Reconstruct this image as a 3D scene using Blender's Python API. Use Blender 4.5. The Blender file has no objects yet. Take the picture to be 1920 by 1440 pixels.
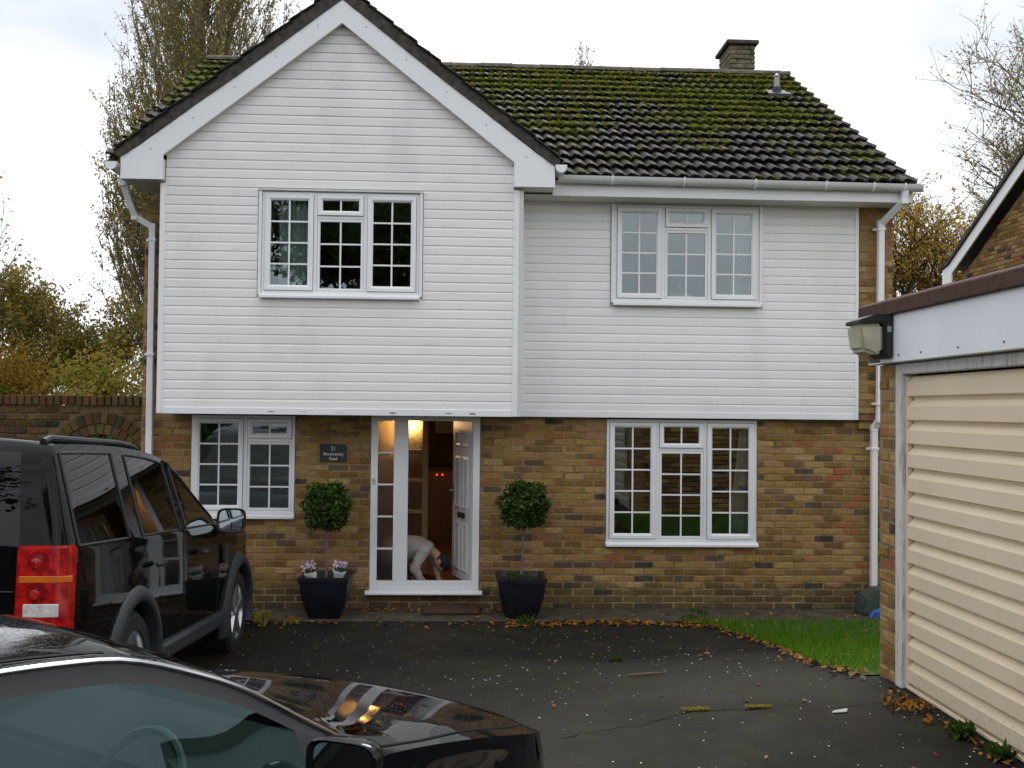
import bpy, bmesh, math, random
import numpy as np
from mathutils import Vector, Matrix
random.seed(7); rng = np.random.default_rng(11)
R = math.radians
scene = bpy.context.scene
COL = scene.collection

# ------------------------------------------------------------------ camera
cam_d = bpy.data.cameras.new('camera'); cam = bpy.data.objects.new('camera', cam_d); COL.objects.link(cam)
cam_d.sensor_width = 36; cam_d.lens = 1900/1920*36; cam_d.clip_end = 3000; cam_d.clip_start = 0.05
cam.matrix_world = Matrix.Translation((0, -11.2, 2.2)) @ Matrix.Rotation(R(-2.7), 4, 'Z') @ Matrix.Rotation(R(91.42), 4, 'X') @ Matrix.Rotation(R(.6), 4, 'Z')
scene.camera = cam
# ------------------------------------------------------------------ sky (overcast) and weak sun
SUN_EL, SUN_AZ = 52, 195
w = bpy.data.worlds.new('World'); scene.world = w; w.use_nodes = True
nt = w.node_tree; nt.nodes.clear()
o = nt.nodes.new('ShaderNodeOutputWorld'); bg = nt.nodes.new('ShaderNodeBackground')
sky = nt.nodes.new('ShaderNodeTexSky'); sky.sky_type = 'NISHITA'; sky.sun_disc = False
sky.sun_elevation = R(SUN_EL); sky.sun_rotation = R(SUN_AZ)
tc = nt.nodes.new('ShaderNodeTexCoord'); mp = nt.nodes.new('ShaderNodeMapping'); mp.inputs['Scale'].default_value = (1, 1, 2.2)
nz = nt.nodes.new('ShaderNodeTexNoise'); nz.inputs['Scale'].default_value = 2.3; nz.inputs['Detail'].default_value = 5; nz.inputs['Roughness'].default_value = .5
rp = nt.nodes.new('ShaderNodeValToRGB')
rp.color_ramp.elements[0].position = .34; rp.color_ramp.elements[0].color = (4.9, 5.15, 5.8, 1)
rp.color_ramp.elements[1].position = .60; rp.color_ramp.elements[1].color = (9.8, 9.95, 10.2, 1)
mx = nt.nodes.new('ShaderNodeMixRGB'); mx.inputs[0].default_value = .9
nt.links.new(tc.outputs['Generated'], mp.inputs[0]); nt.links.new(mp.outputs[0], nz.inputs['Vector'])
nt.links.new(nz.outputs['Fac'], rp.inputs[0]); nt.links.new(sky.outputs[0], mx.inputs[1]); nt.links.new(rp.outputs[0], mx.inputs[2])
nt.links.new(mx.outputs[0], bg.inputs[0]); bg.inputs[1].default_value = .1
nt.links.new(bg.outputs[0], o.inputs[0])
sl = bpy.data.lights.new('sun', 'SUN'); sl.energy = 1.5; sl.angle = R(25); sl.color = (1, .97, .93)
so = bpy.data.objects.new('sun', sl); COL.objects.link(so)
so.matrix_world = Matrix.Rotation(R(180-SUN_AZ), 4, 'Z') @ Matrix.Rotation(R(SUN_EL-90), 4, 'X')
scene.view_settings.view_transform = 'Standard'; scene.view_settings.look = 'None'
scene.view_settings.exposure = .66; scene.view_settings.gamma = 1; scene.view_settings.use_curve_mapping = False

# ------------------------------------------------------------------ helpers: materials
MATS = {}
class NT:
    def __init__(s, name):
        s.m = bpy.data.materials.new(name); s.m.use_nodes = True; s.t = s.m.node_tree; s.t.nodes.clear()
        s.out = s.n('OutputMaterial'); MATS[name] = s.m
    def n(s, typ, **kw):
        nd = s.t.nodes.new('ShaderNode'+typ)
        for k, v in kw.items():
            if k.startswith('_'): setattr(nd, k[1:], v)
            else: s.i(nd, k.replace('__', ' '), v)
        return nd
    def i(s, nd, k, v):
        k = int(k[1:]) if k[0] == 'I' and k[1:].isdigit() else k
        sock = nd.inputs[k]
        if isinstance(v, bpy.types.NodeSocket): s.t.links.new(v, sock)
        else:
            if isinstance(v, (tuple, list)) and len(v) == 3 and sock.type == 'RGBA': v = (*v, 1)
            sock.default_value = v
    def pos(s, scale=(1, 1, 1)):
        g = s.n('NewGeometry'); m = s.n('Mapping', Scale=scale, Vector=g.outputs['Position']); return m.outputs[0]
    def noise(s, scale, detail=3, vec=None, rough=.5):
        return s.n('TexNoise', Vector=vec or s.pos(), Scale=scale, Detail=detail, Roughness=rough).outputs['Fac']
    def ramp(s, fac, stops, interp='LINEAR'):
        r = s.n('ValToRGB', Fac=fac); cr = r.color_ramp; cr.interpolation = interp
        while len(cr.elements) < len(stops): cr.elements.new(.5)
        for e, (p, c) in zip(cr.elements, stops):
            e.position = p; e.color = (*c, 1) if isinstance(c, (tuple, list)) else (c, c, c, 1)
        return r.outputs[0]
    def mix(s, f, a, b, mode='MIX'):
        return s.n('MixRGB', _blend_type=mode, I0=f, I1=a, I2=b).outputs[0]
    def math(s, op, a, b=0.): return s.n('Math', _operation=op, I0=a, I1=b).outputs[0]
    def bump(s, h, st=.3, dist=.01): return s.n('Bump', Height=h, Strength=st, Distance=dist).outputs[0]
    def bsdf(s, **kw):
        b = s.n('BsdfPrincipled', **kw); s.t.links.new(b.outputs[0], s.out.inputs[0]); return b
    def fin(s, sh): s.t.links.new(sh, s.out.inputs[0])

def simple(name, col, rough=.5, metal=0., var=.12, nscale=6., bump=0., bscale=60., spec=.5, coat=0., **kw):
    t = NT(name); f = t.noise(nscale, 4)
    c = t.ramp(f, [(.3, tuple(x*(1-var) for x in col)), (.7, tuple(min(1, x*(1+var)) for x in col))])
    k = dict(Base__Color=c, Roughness=rough, Metallic=metal, Specular__IOR__Level=spec, Coat__Weight=coat)
    if bump: k['Normal'] = t.bump(t.noise(bscale, 3), bump)
    k.update(kw); t.bsdf(**k); return t.m

BR = [(0, (.32, .19, .052)), (.09, (.21, .118, .034)), (.16, (.38, .245, .085)), (.25, (.27, .145, .038)), (.34, (.32, .185, .075)), (.44, (.18, .094, .029)),
      (.52, (.33, .21, .056)), (.61, (.35, .185, .085)), (.69, (.32, .115, .046)), (.74, (.24, .145, .038)), (.82, (.41, .275, .105)), (.885, (.045, .039, .038)), (.92, (.10, .07, .048)), (.955, (.18, .10, .062))]
def brick_mat(name, island, dark=1., moss=0.):
    t = NT(name)
    rnd = t.n('NewGeometry').outputs['Random Per Island'] if island else t.n('ObjectInfo').outputs['Random']
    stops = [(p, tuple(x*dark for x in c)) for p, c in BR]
    c = t.ramp(rnd, stops, 'CONSTANT')
    n1 = t.noise(30, 6, rough=.75); c = t.mix(.8, c, t.ramp(n1, [(.30, .36), (.5, 1.0), (.70, 1.45)]), 'MULTIPLY')
    c2 = t.mix(t.ramp(t.noise(5, 3), [(.45, 0.), (.75, .55)]), c, (.25*dark, .165*dark, .07*dark))
    c3 = t.mix(t.ramp(t.noise(140, 2), [(.62, 0.), (.7, .55)]), c2, (.06, .045, .03))
    # damp, green-black rise just above the ground: dirt with its own outline
    z = t.n('SeparateXYZ', I0=t.pos()).outputs[2]
    zz = t.math('ADD', z, t.math('MULTIPLY', t.noise(3, 3), -.5))
    c4 = t.mix(t.ramp(zz, [(-.16, .7), (.05, 0.)]), c3, (.055, .05, .025))
    if moss: c4 = t.mix(t.ramp(t.noise(7, 4), [(.5, 0.), (.62, moss)]), c4, (.05, .06, .018))
    t.bsdf(Base__Color=c4, Roughness=.85, Specular__IOR__Level=.25, Normal=t.bump(t.math('ADD', n1, t.noise(90, 3)), .5, .006))
    return t.m
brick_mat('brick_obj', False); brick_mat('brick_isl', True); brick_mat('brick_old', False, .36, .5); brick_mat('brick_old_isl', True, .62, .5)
brick_mat('brick_far', True, .95); brick_mat('brick_chim', True, .5, .0)
simple('mortar', (.255, .18, .092), .9, var=.5, nscale=5, bump=.4, bscale=120)
simple('chim_stone', (.15, .135, .085), .9, var=.5, nscale=9, bump=.8, bscale=40)
simple('mortar_old', (.115, .082, .04), .9, var=.3, nscale=9, bump=.4, bscale=120)
simple('upvc', (.84, .845, .85), .32, var=.03, nscale=2)
simple('upvc_grey', (.62, .63, .61), .4, var=.06, nscale=3)
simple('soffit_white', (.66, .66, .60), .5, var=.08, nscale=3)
# weatherboard: white plastic with faint grime
t = NT('cladding')
rnd = t.n('ObjectInfo').outputs['Random']
c = t.ramp(rnd, [(0, (.825, .82, .80)), (1, (.875, .87, .85))])
g = t.noise(1.1, 6, t.pos((1, 1, .35)), .62)
c = t.mix(t.ramp(g, [(.5, 0.), (.78, .5)]), c, (.58, .565, .50))
g2 = t.noise(9, 4, t.pos((.25, 1, 3)), .6); c = t.mix(t.ramp(g2, [(.60, 0.), (.80, .45)]), c, (.50, .49, .42))
t.bsdf(Base__Color=c, Roughness=.42, Specular__IOR__Level=.35, Normal=t.bump(t.noise(60, 2, t.pos((.2, 1, 1))), .06, .003))
# glass: clear pane with surface reflection
def glass(name, tint, ior, body=0., bodycol=(.01, .01, .01), rough=0., refl=(1, 1, 1)):
    t = NT(name); fr = t.n('Fresnel', IOR=ior); tr = t.n('BsdfTransparent', Color=tint); gl = t.n('BsdfGlossy', Roughness=rough, Color=refl)
    sh = tr.outputs[0]
    if body:
        d = t.n('BsdfDiffuse', Color=bodycol); m0 = t.n('MixShader', I0=body, I1=sh, I2=d.outputs[0]); sh = m0.outputs[0]
    m = t.n('MixShader', I0=fr.outputs[0], I1=sh, I2=gl.outputs[0]); t.fin(m.outputs[0]); return t.m
glass('glass', (.86, .90, .89), 1.95, refl=(.90, .97, 1))
glass('car_glass', (.44, .56, .54), 1.75)
glass('saloon_glass', (.30, .42, .42), 1.72, refl=(.50, .72, .74))
glass('car_glass_dark', (.04, .045, .045), 1.45)
t = NT('frosted'); b = t.bsdf(Base__Color=(.80, .72, .62), Roughness=.42, IOR=1.35, Transmission__Weight=1., Normal=t.bump(t.noise(90, 2), .5, .004))
t = NT('obscure'); b = t.bsdf(Base__Color=(.9, .78, .5), Roughness=.40, IOR=1.3, Transmission__Weight=1., Normal=t.bump(t.noise(45, 2), 1., .01))
# roof tile
def tile_mat(name, island):
    t = NT(name)
    rnd = t.n('NewGeometry').outputs['Random Per Island'] if island else t.n('ObjectInfo').outputs['Random']
    c = t.ramp(rnd, [(0, (.008, .008, .0095)), (.55, (.014, .014, .0155)), (1, (.024, .0225, .0225))])
    c = t.mix(t.ramp(t.noise(4, 5, rough=.6), [(.35, .2), (.7, .8)]), c, (.019, .0155, .012))
    lich = t.ramp(t.noise(34, 3), [(.66, 0.), (.72, .7)]); c = t.mix(lich, c, (.10, .10, .09))
    y = t.n('SeparateXYZ', I0=t.pos()).outputs[1]
    up = t.n('MapRange', Value=y, I1=-.4, I2=4.2, I3=.0, I4=.20).outputs[0]
    f = t.math('ADD', t.math('ADD', t.noise(1.3, 4, rough=.6), t.math('MULTIPLY', t.noise(15, 4, rough=.7), .55)), up)
    mossc = t.ramp(t.noise(24, 3), [(.3, (.028, .034, .005)), (.55, (.075, .086, .009)), (.8, (.14, .13, .016))])
    mk = t.ramp(f, [(.83, 0.), (.95, 1.)])
    c = t.mix(mk, c, mossc)
    rr = t.mix(mk, (.60, .60, .60), (.95, .95, .95))
    t.bsdf(Base__Color=c, Roughness=rr, Specular__IOR__Level=.07, Normal=t.bump(t.noise(110, 3), .45, .006)); return t.m
tile_mat('tile_obj', False); tile_mat('tile_isl', True)
t = NT('moss'); c = t.ramp(t.n('NewGeometry').outputs['Random Per Island'], [(0, (.035, .042, .006)), (.5, (.085, .095, .010)), (.9, (.15, .14, .016)), (1, (.11, .08, .015))])
t.bsdf(Base__Color=t.mix(.7, c, t.ramp(t.noise(130, 3), [(.3, .45), (.7, 1.4)]), 'MULTIPLY'), Roughness=.95, Specular__IOR__Level=.0, Normal=t.bump(t.noise(160, 2), .9, .01))
simple('verge', (.06, .054, .044), .9, var=.55, nscale=14, bump=.7, bscale=70)
simple('ridge', (.10, .085, .065), .85, var=.5, nscale=10, bump=.5, bscale=60)
simple('wood_dark', (.05, .03, .02), .6); simple('black_plastic', (.012, .012, .013), .45, var=.2)
simple('trim_grey', (.028, .030, .033), .62, var=.2, nscale=14)
simple('tyre', (.014, .014, .014), .75, var=.2); simple('chrome', (.78, .79, .80), .14, 1., var=.03)
simple('alloy', (.52, .53, .54), .28, .9, var=.06)
t = NT('car_black')    # wet black paint beaded with drizzle
dr = t.n('TexVoronoi', Vector=t.pos(), Scale=95.).outputs['Distance']
z_ = t.n('SeparateXYZ', I0=t.n('NewGeometry').outputs['Normal']).outputs[2]
dm = t.math('MULTIPLY', t.ramp(dr, [(.10, 1.), (.26, 0.)]), t.ramp(z_, [(.25, .06), (.8, 1.)]))
t.bsdf(Base__Color=(.0045, .0045, .005), Roughness=.03, Specular__IOR__Level=.22, Normal=t.bump(dm, .07, .003))
t = NT('car_navy')
dr = t.n('TexVoronoi', Vector=t.pos(), Scale=120.).outputs['Distance']
z_ = t.n('SeparateXYZ', I0=t.n('NewGeometry').outputs['Normal']).outputs[2]
dm = t.math('MULTIPLY', t.ramp(dr, [(.10, 1.), (.3, 0.)]), t.ramp(z_, [(.3, .1), (.85, 1.)]))
t.bsdf(Base__Color=(.0055, .006, .009), Roughness=.035, Specular__IOR__Level=.38, Coat__Weight=0., Coat__Roughness=.03, Normal=t.bump(dm, .12, .003))
simple('cabin', (.035, .037, .038), .7, var=.2); simple('cabin_light', (.30, .32, .31), .7, var=.15)
t = NT('lamp_red'); t.bsdf(Base__Color=t.ramp(t.noise(22, 3), [(.35, (.28, .003, .004)), (.7, (.62, .012, .012))]), Roughness=.12, Coat__Weight=.5)
simple('lamp_amber', (.62, .14, .012), .15, var=.15); simple('lamp_clear', (.62, .58, .56), .25, var=.25, nscale=60); simple('lamp_deep', (.22, .003, .004), .15, var=.6, nscale=45)
simple('mirror', (.42, .47, .50), .03, 1., var=.02)
# ground
t = NT('asphalt')
n1 = t.noise(.55, 5, rough=.6); n2 = t.noise(220, 2); n3 = t.noise(5, 4)
c = t.ramp(n1, [(.3, (.0135, .0120, .0100)), (.7, (.030, .0262, .0215))])
c = t.mix(.7, c, t.ramp(n2, [(.3, .35), (.62, 1.3), (.75, 2.6)]), 'MULTIPLY')
c = t.mix(t.ramp(t.math('ADD', n3, t.math('MULTIPLY', n1, .4)), [(.74, 0.), (.88, .55)]), c, (.028, .032, .010))
ro = t.ramp(t.noise(.9, 4), [(.35, .5), (.65, .8)])
t.bsdf(Base__Color=c, Roughness=ro, Specular__IOR__Level=.09, Normal=t.bump(t.math('ADD', n2, t.noise(70, 3)), .55, .008))
simple('concrete_dirty', (.062, .05, .032), .8, var=.45, nscale=5, bump=.5, bscale=60)
simple('crack', (.004, .0035, .003), 1., spec=0.); simple('earth', (.06, .048, .028), .9, var=.4, nscale=4, bump=.5); simple('field', (.03, .034, .018), .9, var=.4, nscale=.3)
simple('lawn_base', (.035, .075, .010), .9, var=.4, nscale=8)
def island(name, stops, rough=.6, trans=0.):
    t = NT(name); c = t.ramp(t.n('NewGeometry').outputs['Random Per Island'], stops)
    if trans:
        d = t.n('BsdfDiffuse', Color=c); tl = t.n('BsdfTranslucent', Color=c); m = t.n('MixShader', I0=trans, I1=d.outputs[0], I2=tl.outputs[0]); t.fin(m.outputs[0])
    else: t.bsdf(Base__Color=c, Roughness=rough, Specular__IOR__Level=.12)
    return t.m
island('grass', [(0, (0.05, 0.14, 0.008)), (.6, (0.11, 0.27, 0.015)), (1, (0.20, 0.33, 0.04))], trans=0.45)
island('litter', [(0, (.12, .045, .010)), (.3, (.26, .095, .014)), (.6, (.32, .17, .022)), (.85, (.07, .032, .012)), (1, (.30, .20, .04))], .6)
island('chips', [(0, (.45, .42, .38)), (1, (.75, .73, .70))], .6)
island('leaf_poplar', [(0, (0.202, 0.208, 0.060)), (.5, (0.349, 0.309, 0.087)), (.8, (0.430, 0.323, 0.101)), (1, (0.296, 0.175, 0.067))], trans=.5)
island('leaf_autumn', [(0, (0.220, 0.176, 0.033)), (.4, (0.352, 0.198, 0.033)), (.7, (0.396, 0.264, 0.044)), (1, (0.242, 0.110, 0.028))], trans=.5)
island('leaf_mixed', [(0, (0.173, 0.209, 0.043)), (.45, (0.316, 0.295, 0.065)), (.75, (0.445, 0.301, 0.071)), (1, (0.345, 0.173, 0.043))], trans=.5)
island('leaf_green', [(0, (0.030, 0.068, 0.015)), (.6, (0.068, 0.120, 0.021)), (1, (0.120, 0.150, 0.030))], trans=.5)
island('leaf_gold', [(0, (0.275, 0.237, 0.044)), (.4, (0.450, 0.312, 0.056)), (.75, (0.600, 0.375, 0.069)), (1, (0.325, 0.175, 0.037))], trans=.5)
island('leaf_bay', [(0, (.016, .040, .008)), (.5, (.032, .070, .012)), (.9, (.065, .105, .018)), (1, (.10, .085, .02))], .38)
island('petal', [(0, (.72, .68, .70)), (.8, (.62, .48, .58)), (1, (.45, .12, .30))], .6)
simple('bark', (.14, .115, .085), .9, var=.4, nscale=20); simple('bark_pale', (.15, .13, .105), .9, var=.35, nscale=14); simple('bark_dark', (.05, .042, .033), .9, var=.3)
# misc
simple('garage_cream', (.76, .635, .455), .5, var=.05, nscale=2); simple('fascia_white', (.80, .815, .85), .45, var=.05, nscale=2)
simple('felt_brown', (.07, .030, .021), .85, var=.3, nscale=25, bump=.5, bscale=150)
t = NT('old_white')
c = t.mix(t.ramp(t.noise(10, 5, t.pos((3, 3, .4)), .7), [(.52, 0.), (.70, .8)]), (.62, .62, .60), (.14, .12, .09)); t.bsdf(Base__Color=c, Roughness=.7)
t = NT('garage_foot')
c = t.mix(t.ramp(t.noise(45, 5, None, .7), [(.52, 0.), (.72, .5)]), (.73, .61, .44), (.20, .15, .08)); t.bsdf(Base__Color=c, Roughness=.6)
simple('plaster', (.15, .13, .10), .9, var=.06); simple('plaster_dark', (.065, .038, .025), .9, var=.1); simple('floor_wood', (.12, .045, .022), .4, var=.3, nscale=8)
simple('ceiling_paint', (.5, .48, .44), .9, var=.04); simple('oak', (.42, .26, .10), .5, var=.15)
simple('curtain', (.70, .77, .73), .85, var=.06); simple('curtain_white', (.72, .72, .70), .9, var=.05); simple('curtain_blue', (.10, .17, .30), .9, var=.1)
simple('slate', (.022, .026, .028), .6, var=.2); simple('letter', (.62, .60, .54), .6, var=.05)
simple('pot', (.0085, .010, .016), .38, var=.25, nscale=5); simple('pot_white', (.78, .77, .75), .5, var=.05); simple('soil', (.03, .022, .014), .95, var=.3, nscale=30, bump=.8)
simple('mat_brown', (.06, .032, .018), .95, var=.3, nscale=30, bump=.6); simple('lead', (.035, .037, .04), .7, .0, var=.2); simple('pipe_grey', (.33, .33, .33), .5)
simple('sweater', (.50, .485, .45), .95, var=.06, nscale=20, bump=.35, bscale=220); simple('jeans', (.022, .028, .045), .9, var=.2); simple('skin', (.50, .27, .19), .55, var=.06); simple('hair', (.012, .009, .007), .5, var=.3, nscale=60, bump=.6, bscale=200)
simple('tarp', (.055, .075, .06), .6, var=.3); simple('blue_plastic', (.03, .12, .40), .4); simple('flood_lens', (.42, .40, .28), .35, var=.2, nscale=9); simple('terracotta', (.20, .09, .05), .8, var=.2)
simple('bottle_green', (.015, .10, .025), .15); simple('steel', (.4, .4, .4), .3, .8); simple('kitchen', (.10, .045, .022), .5, var=.1); simple('twig', (.16, .11, .06), .9); simple('paper', (.30, .33, .27), .7)
def emit(name, col, st):
    t = NT(name); e = t.n('Emission', Color=(*col, 1), Strength=st); t.fin(e.outputs[0])
emit('lamp_glow', (1, .58, .18), 4.); emit('led_red', (1, .02, .02), 4.)
M = MATS

# ------------------------------------------------------------------ helpers: geometry
class MB:
    def __init__(s): s.v = []; s.f = []
    def add(s, v, f):
        b = len(s.v); s.v += [tuple(x) for x in v]; s.f += [tuple(b+i for i in q) for q in f]; return s
    def box(s, x0, x1, y0, y1, z0, z1):
        return s.add([(x0, y0, z0), (x1, y0, z0), (x1, y1, z0), (x0, y1, z0), (x0, y0, z1), (x1, y0, z1), (x1, y1, z1), (x0, y1, z1)],
                     [(0, 3, 2, 1), (4, 5, 6, 7), (0, 1, 5, 4), (1, 2, 6, 5), (2, 3, 7, 6), (3, 0, 4, 7)])
    def prism(s, poly, a, b, ax='y'):
        """extrude a 2-D polygon; ax y: poly=(x,z), x: poly=(y,z), z: poly=(x,y)"""
        n = len(poly)
        def P(p, t): return (p[0], t, p[1]) if ax == 'y' else ((t, p[0], p[1]) if ax == 'x' else (p[0], p[1], t))
        v = [P(p, a) for p in poly]+[P(p, b) for p in poly]
        f = [tuple(range(n)), tuple(range(2*n-1, n-1, -1))]+[(i, i+n, (i+1) % n+n, (i+1) % n) for i in range(n)]
        return s.add(v, f)
    def tube(s, pts, r, n=8, cap=True):
        pts = [Vector(p) for p in pts]; m = len(pts); rs = r if isinstance(r, (list, tuple)) else [r]*m
        v = []; up = None
        for i, p in enumerate(pts):
            d = (pts[min(i+1, m-1)]-pts[max(i-1, 0)]).normalized()
            if up is None: up = Vector((0, 0, 1)) if abs(d.z) < .9 else Vector((1, 0, 0))
            a = d.cross(up).normalized(); b_ = a.cross(d).normalized(); up = b_
            v += [p+(a*math.cos(2*math.pi*k/n)+b_*math.sin(2*math.pi*k/n))*rs[i] for k in range(n)]
        f = [(i*n+k, i*n+(k+1) % n, (i+1)*n+(k+1) % n, (i+1)*n+k) for i in range(m-1) for k in range(n)]
        if cap: f += [tuple(range(n-1, -1, -1)), tuple(range((m-1)*n, m*n))]
        return s.add(v, f)
    def sweep(s, prof, pts):
        """rectangular/any profile (a=side,b=up) swept along pts"""
        pts = [Vector(p) for p in pts]; m = len(pts); n = len(prof); v = []; up = None
        for i, p in enumerate(pts):
            d = (pts[min(i+1, m-1)]-pts[max(i-1, 0)]).normalized()
            if up is None: up = Vector((0, -1, 0)) if abs(d.y) < .9 else Vector((0, 0, 1))
            a = d.cross(up).normalized(); b_ = a.cross(d).normalized()
            v += [p+a*q[0]+b_*q[1] for q in prof]
        f = [(i*n+k, i*n+(k+1) % n, (i+1)*n+(k+1) % n, (i+1)*n+k) for i in range(m-1) for k in range(n)]
        f += [tuple(range(n-1, -1, -1)), tuple(range((m-1)*n, m*n))]
        return s.add(v, f)
    def lathe(s, prof, c=(0, 0, 0), n=20, ax='z'):
        v = []; m = len(prof)
        for r, h in prof:
            for k in range(n):
                a = 2*math.pi*k/n; x, y = r*math.cos(a), r*math.sin(a)
                v.append((c[0]+x, c[1]+y, c[2]+h) if ax == 'z' else ((c[0]+h, c[1]+x, c[2]+y) if ax == 'x' else (c[0]+x, c[1]+h, c[2]+y)))
        f = [(i*n+k, i*n+(k+1) % n, (i+1)*n+(k+1) % n, (i+1)*n+k) for i in range(m-1) for k in range(n)]
        return s.add(v, f)
    def ball(s, c, r, sq=(1, 1, 1), nu=10, nv=7):
        prof = [(max(1e-4, math.sin(math.pi*i/nv)), -math.cos(math.pi*i/nv)) for i in range(nv+1)]
        v = []
        for pr, h in prof:
            for k in range(nu):
                a = 2*math.pi*k/nu; v.append((c[0]+r*sq[0]*pr*math.cos(a), c[1]+r*sq[1]*pr*math.sin(a), c[2]+r*sq[2]*h))
        f = [(i*nu+k, i*nu+(k+1) % nu, (i+1)*nu+(k+1) % nu, (i+1)*nu+k) for i in range(nv) for k in range(nu)]
        return s.add(v, f)
    def mesh(s, name, mat, bevel=0., smooth=False, seg=1, fixn=True):
        me = bpy.data.meshes.new(name); me.from_pydata(s.v, [], s.f)
        if bevel or fixn:
            bm = bmesh.new(); bm.from_mesh(me)
            if fixn: bmesh.ops.recalc_face_normals(bm, faces=bm.faces)
            if bevel: bmesh.ops.bevel(bm, geom=[e for e in bm.edges if len(e.link_faces) == 2 and e.calc_face_angle(0) > .5], offset=bevel, segments=seg, affect='EDGES', clamp_overlap=True)
            bm.to_mesh(me); bm.free()
        me.materials.append(M[mat]); me.validate()
        if smooth:
            me.shade_smooth()
            me.set_sharp_from_angle(angle=smooth if isinstance(smooth, float) else R(40))
        return me
    def build(s, name, mat, parent=None, **kw): return link(name, s.mesh(name, mat, **kw), parent)

def link(name, me, parent=None, mw=None):
    ob = bpy.data.objects.new(name, me); COL.objects.link(ob)
    if parent:
        ob.parent = parent
        if parent.get('_off'): ob.matrix_parent_inverse = Matrix.Translation(-Vector(parent['_off']))
    if mw is not None: ob.matrix_basis = mw
    return ob
def tag(ob, label, cat, group=None, kind=None):
    ob['label'] = label; ob['category'] = cat
    if group: ob['group'] = group
    if kind: ob['kind'] = kind
    return ob
def thing(name, loc, label, cat, group=None, world=True, rot=(0, 0, 0)):
    """Empty at the base; world=True -> its parts are given in world coordinates"""
    ob = bpy.data.objects.new(name, None); COL.objects.link(ob); ob.location = loc; ob.rotation_euler = rot; ob.empty_display_size = .2
    if world: ob['_off'] = loc
    return tag(ob, label, cat, group)
def struct(ob, kind='structure'): ob['kind'] = kind; return ob
def stuffpart(ob): ob['kind'] = 'stuff'; return ob
def npmesh(name, v, f, mat):
    """fast mesh from numpy arrays, all faces with the same corner count"""
    me = bpy.data.meshes.new(name); v = np.asarray(v, np.float32); f = np.asarray(f, np.int32); nf, k = f.shape
    me.vertices.add(len(v)); me.vertices.foreach_set('co', v.ravel()); me.loops.add(nf*k); me.loops.foreach_set('vertex_index', f.ravel())
    me.polygons.add(nf); me.polygons.foreach_set('loop_start', np.arange(0, nf*k, k, dtype=np.int32)); me.polygons.foreach_set('loop_total', np.full(nf, k, np.int32))
    me.update(calc_edges=True); me.validate(); me.materials.append(M[mat]); return me
def instance_np(tv, tf, mats):
    """many transformed copies of a small template as one array mesh; mats: (N,4,4)"""
    tv = np.asarray(tv, float); tf = np.asarray(tf); mats = np.asarray(mats)
    V = np.einsum('nij,kj->nki', mats[:, :3, :3], tv)+mats[:, None, :3, 3]
    F = tf[None]+(np.arange(len(mats))*len(tv))[:, None, None]
    return V.reshape(-1, 3), F.reshape(-1, tf.shape[1])
def rand_rot(n):
    q = rng.normal(size=(n, 4)); q /= np.linalg.norm(q, axis=1)[:, None]; a, b, c, d = q.T
    return np.stack([np.stack([1-2*(c*c+d*d), 2*(b*c-a*d), 2*(b*d+a*c)], -1), np.stack([2*(b*c+a*d), 1-2*(b*b+d*d), 2*(c*d-a*b)], -1), np.stack([2*(b*d-a*c), 2*(c*d+a*b), 1-2*(b*b+c*c)], -1)], 1)
def scatter(pts, size, flat=None, var=.4):
    """transforms for leaves at pts; flat = max tilt for leaves lying on the ground"""
    n = len(pts); m = np.zeros((n, 4, 4)); m[:, 3, 3] = 1
    if flat is None: r = rand_rot(n)
    else:
        a = rng.uniform(0, 6.28, n); tx = rng.normal(0, flat, n); ty = rng.normal(0, flat, n); z = np.zeros(n); o_ = np.ones(n)
        r = np.stack([np.stack([np.cos(a), -np.sin(a), tx], -1), np.stack([np.sin(a), np.cos(a), ty], -1), np.stack([-tx, -ty, o_], -1)], 1)
    m[:, :3, :3] = r*(size*rng.uniform(1-var, 1+var, n))[:, None, None]; m[:, :3, 3] = pts; return m
LEAF_V = [(0, -.5, 0), (.28, -.1, .07), (0, .55, .0), (-.28, -.1, .07)]; LEAF_F = [(0, 1, 2, 3)]
def leafmesh(name, pts, size, mat, flat=None, tv=LEAF_V, tf=LEAF_F):
    v, f = instance_np(tv, tf, scatter(np.asarray(pts), size, flat)); return npmesh(name, v, f, mat)
def segmesh(name, segs, mat, n=5):
    """segs: list (p0,p1,r0,r1)"""
    a = np.array([s_[0] for s_ in segs], float); b = np.array([s_[1] for s_ in segs], float); r0 = np.array([s_[2] for s_ in segs]); r1 = np.array([s_[3] for s_ in segs])
    d = b-a; d /= np.maximum(np.linalg.norm(d, axis=1), 1e-6)[:, None]
    up = np.where(np.abs(d[:, 2:3]) < .9, np.array([[0, 0, 1.]]), np.array([[1., 0, 0]])); u = np.cross(d, up); u /= np.linalg.norm(u, axis=1)[:, None]; w_ = np.cross(d, u)
    ang = np.arange(n)*2*math.pi/n; ring = u[:, None]*np.cos(ang)[None, :, None]+w_[:, None]*np.sin(ang)[None, :, None]
    V = np.concatenate([a[:, None]+ring*r0[:, None, None], b[:, None]+ring*r1[:, None, None]], 1).reshape(-1, 3)
    k = np.arange(n); q = np.stack([k, (k+1) % n, (k+1) % n+n, k+n], -1); F = (q[None]+(np.arange(len(segs))*2*n)[:, None, None]).reshape(-1, 4)
    me = npmesh(name, V, F, mat); me.shade_smooth(); return me

def gz(X, Y):
    """height of the drive: falls gently from the garage side down to the house"""
    t_ = min(max((-.9-Y)/4.4, 0), 1); s_ = t_*t_*(3-2*t_); return s_*(.2+.35*min(max((X+2)/4.5, 0), 1))

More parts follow.
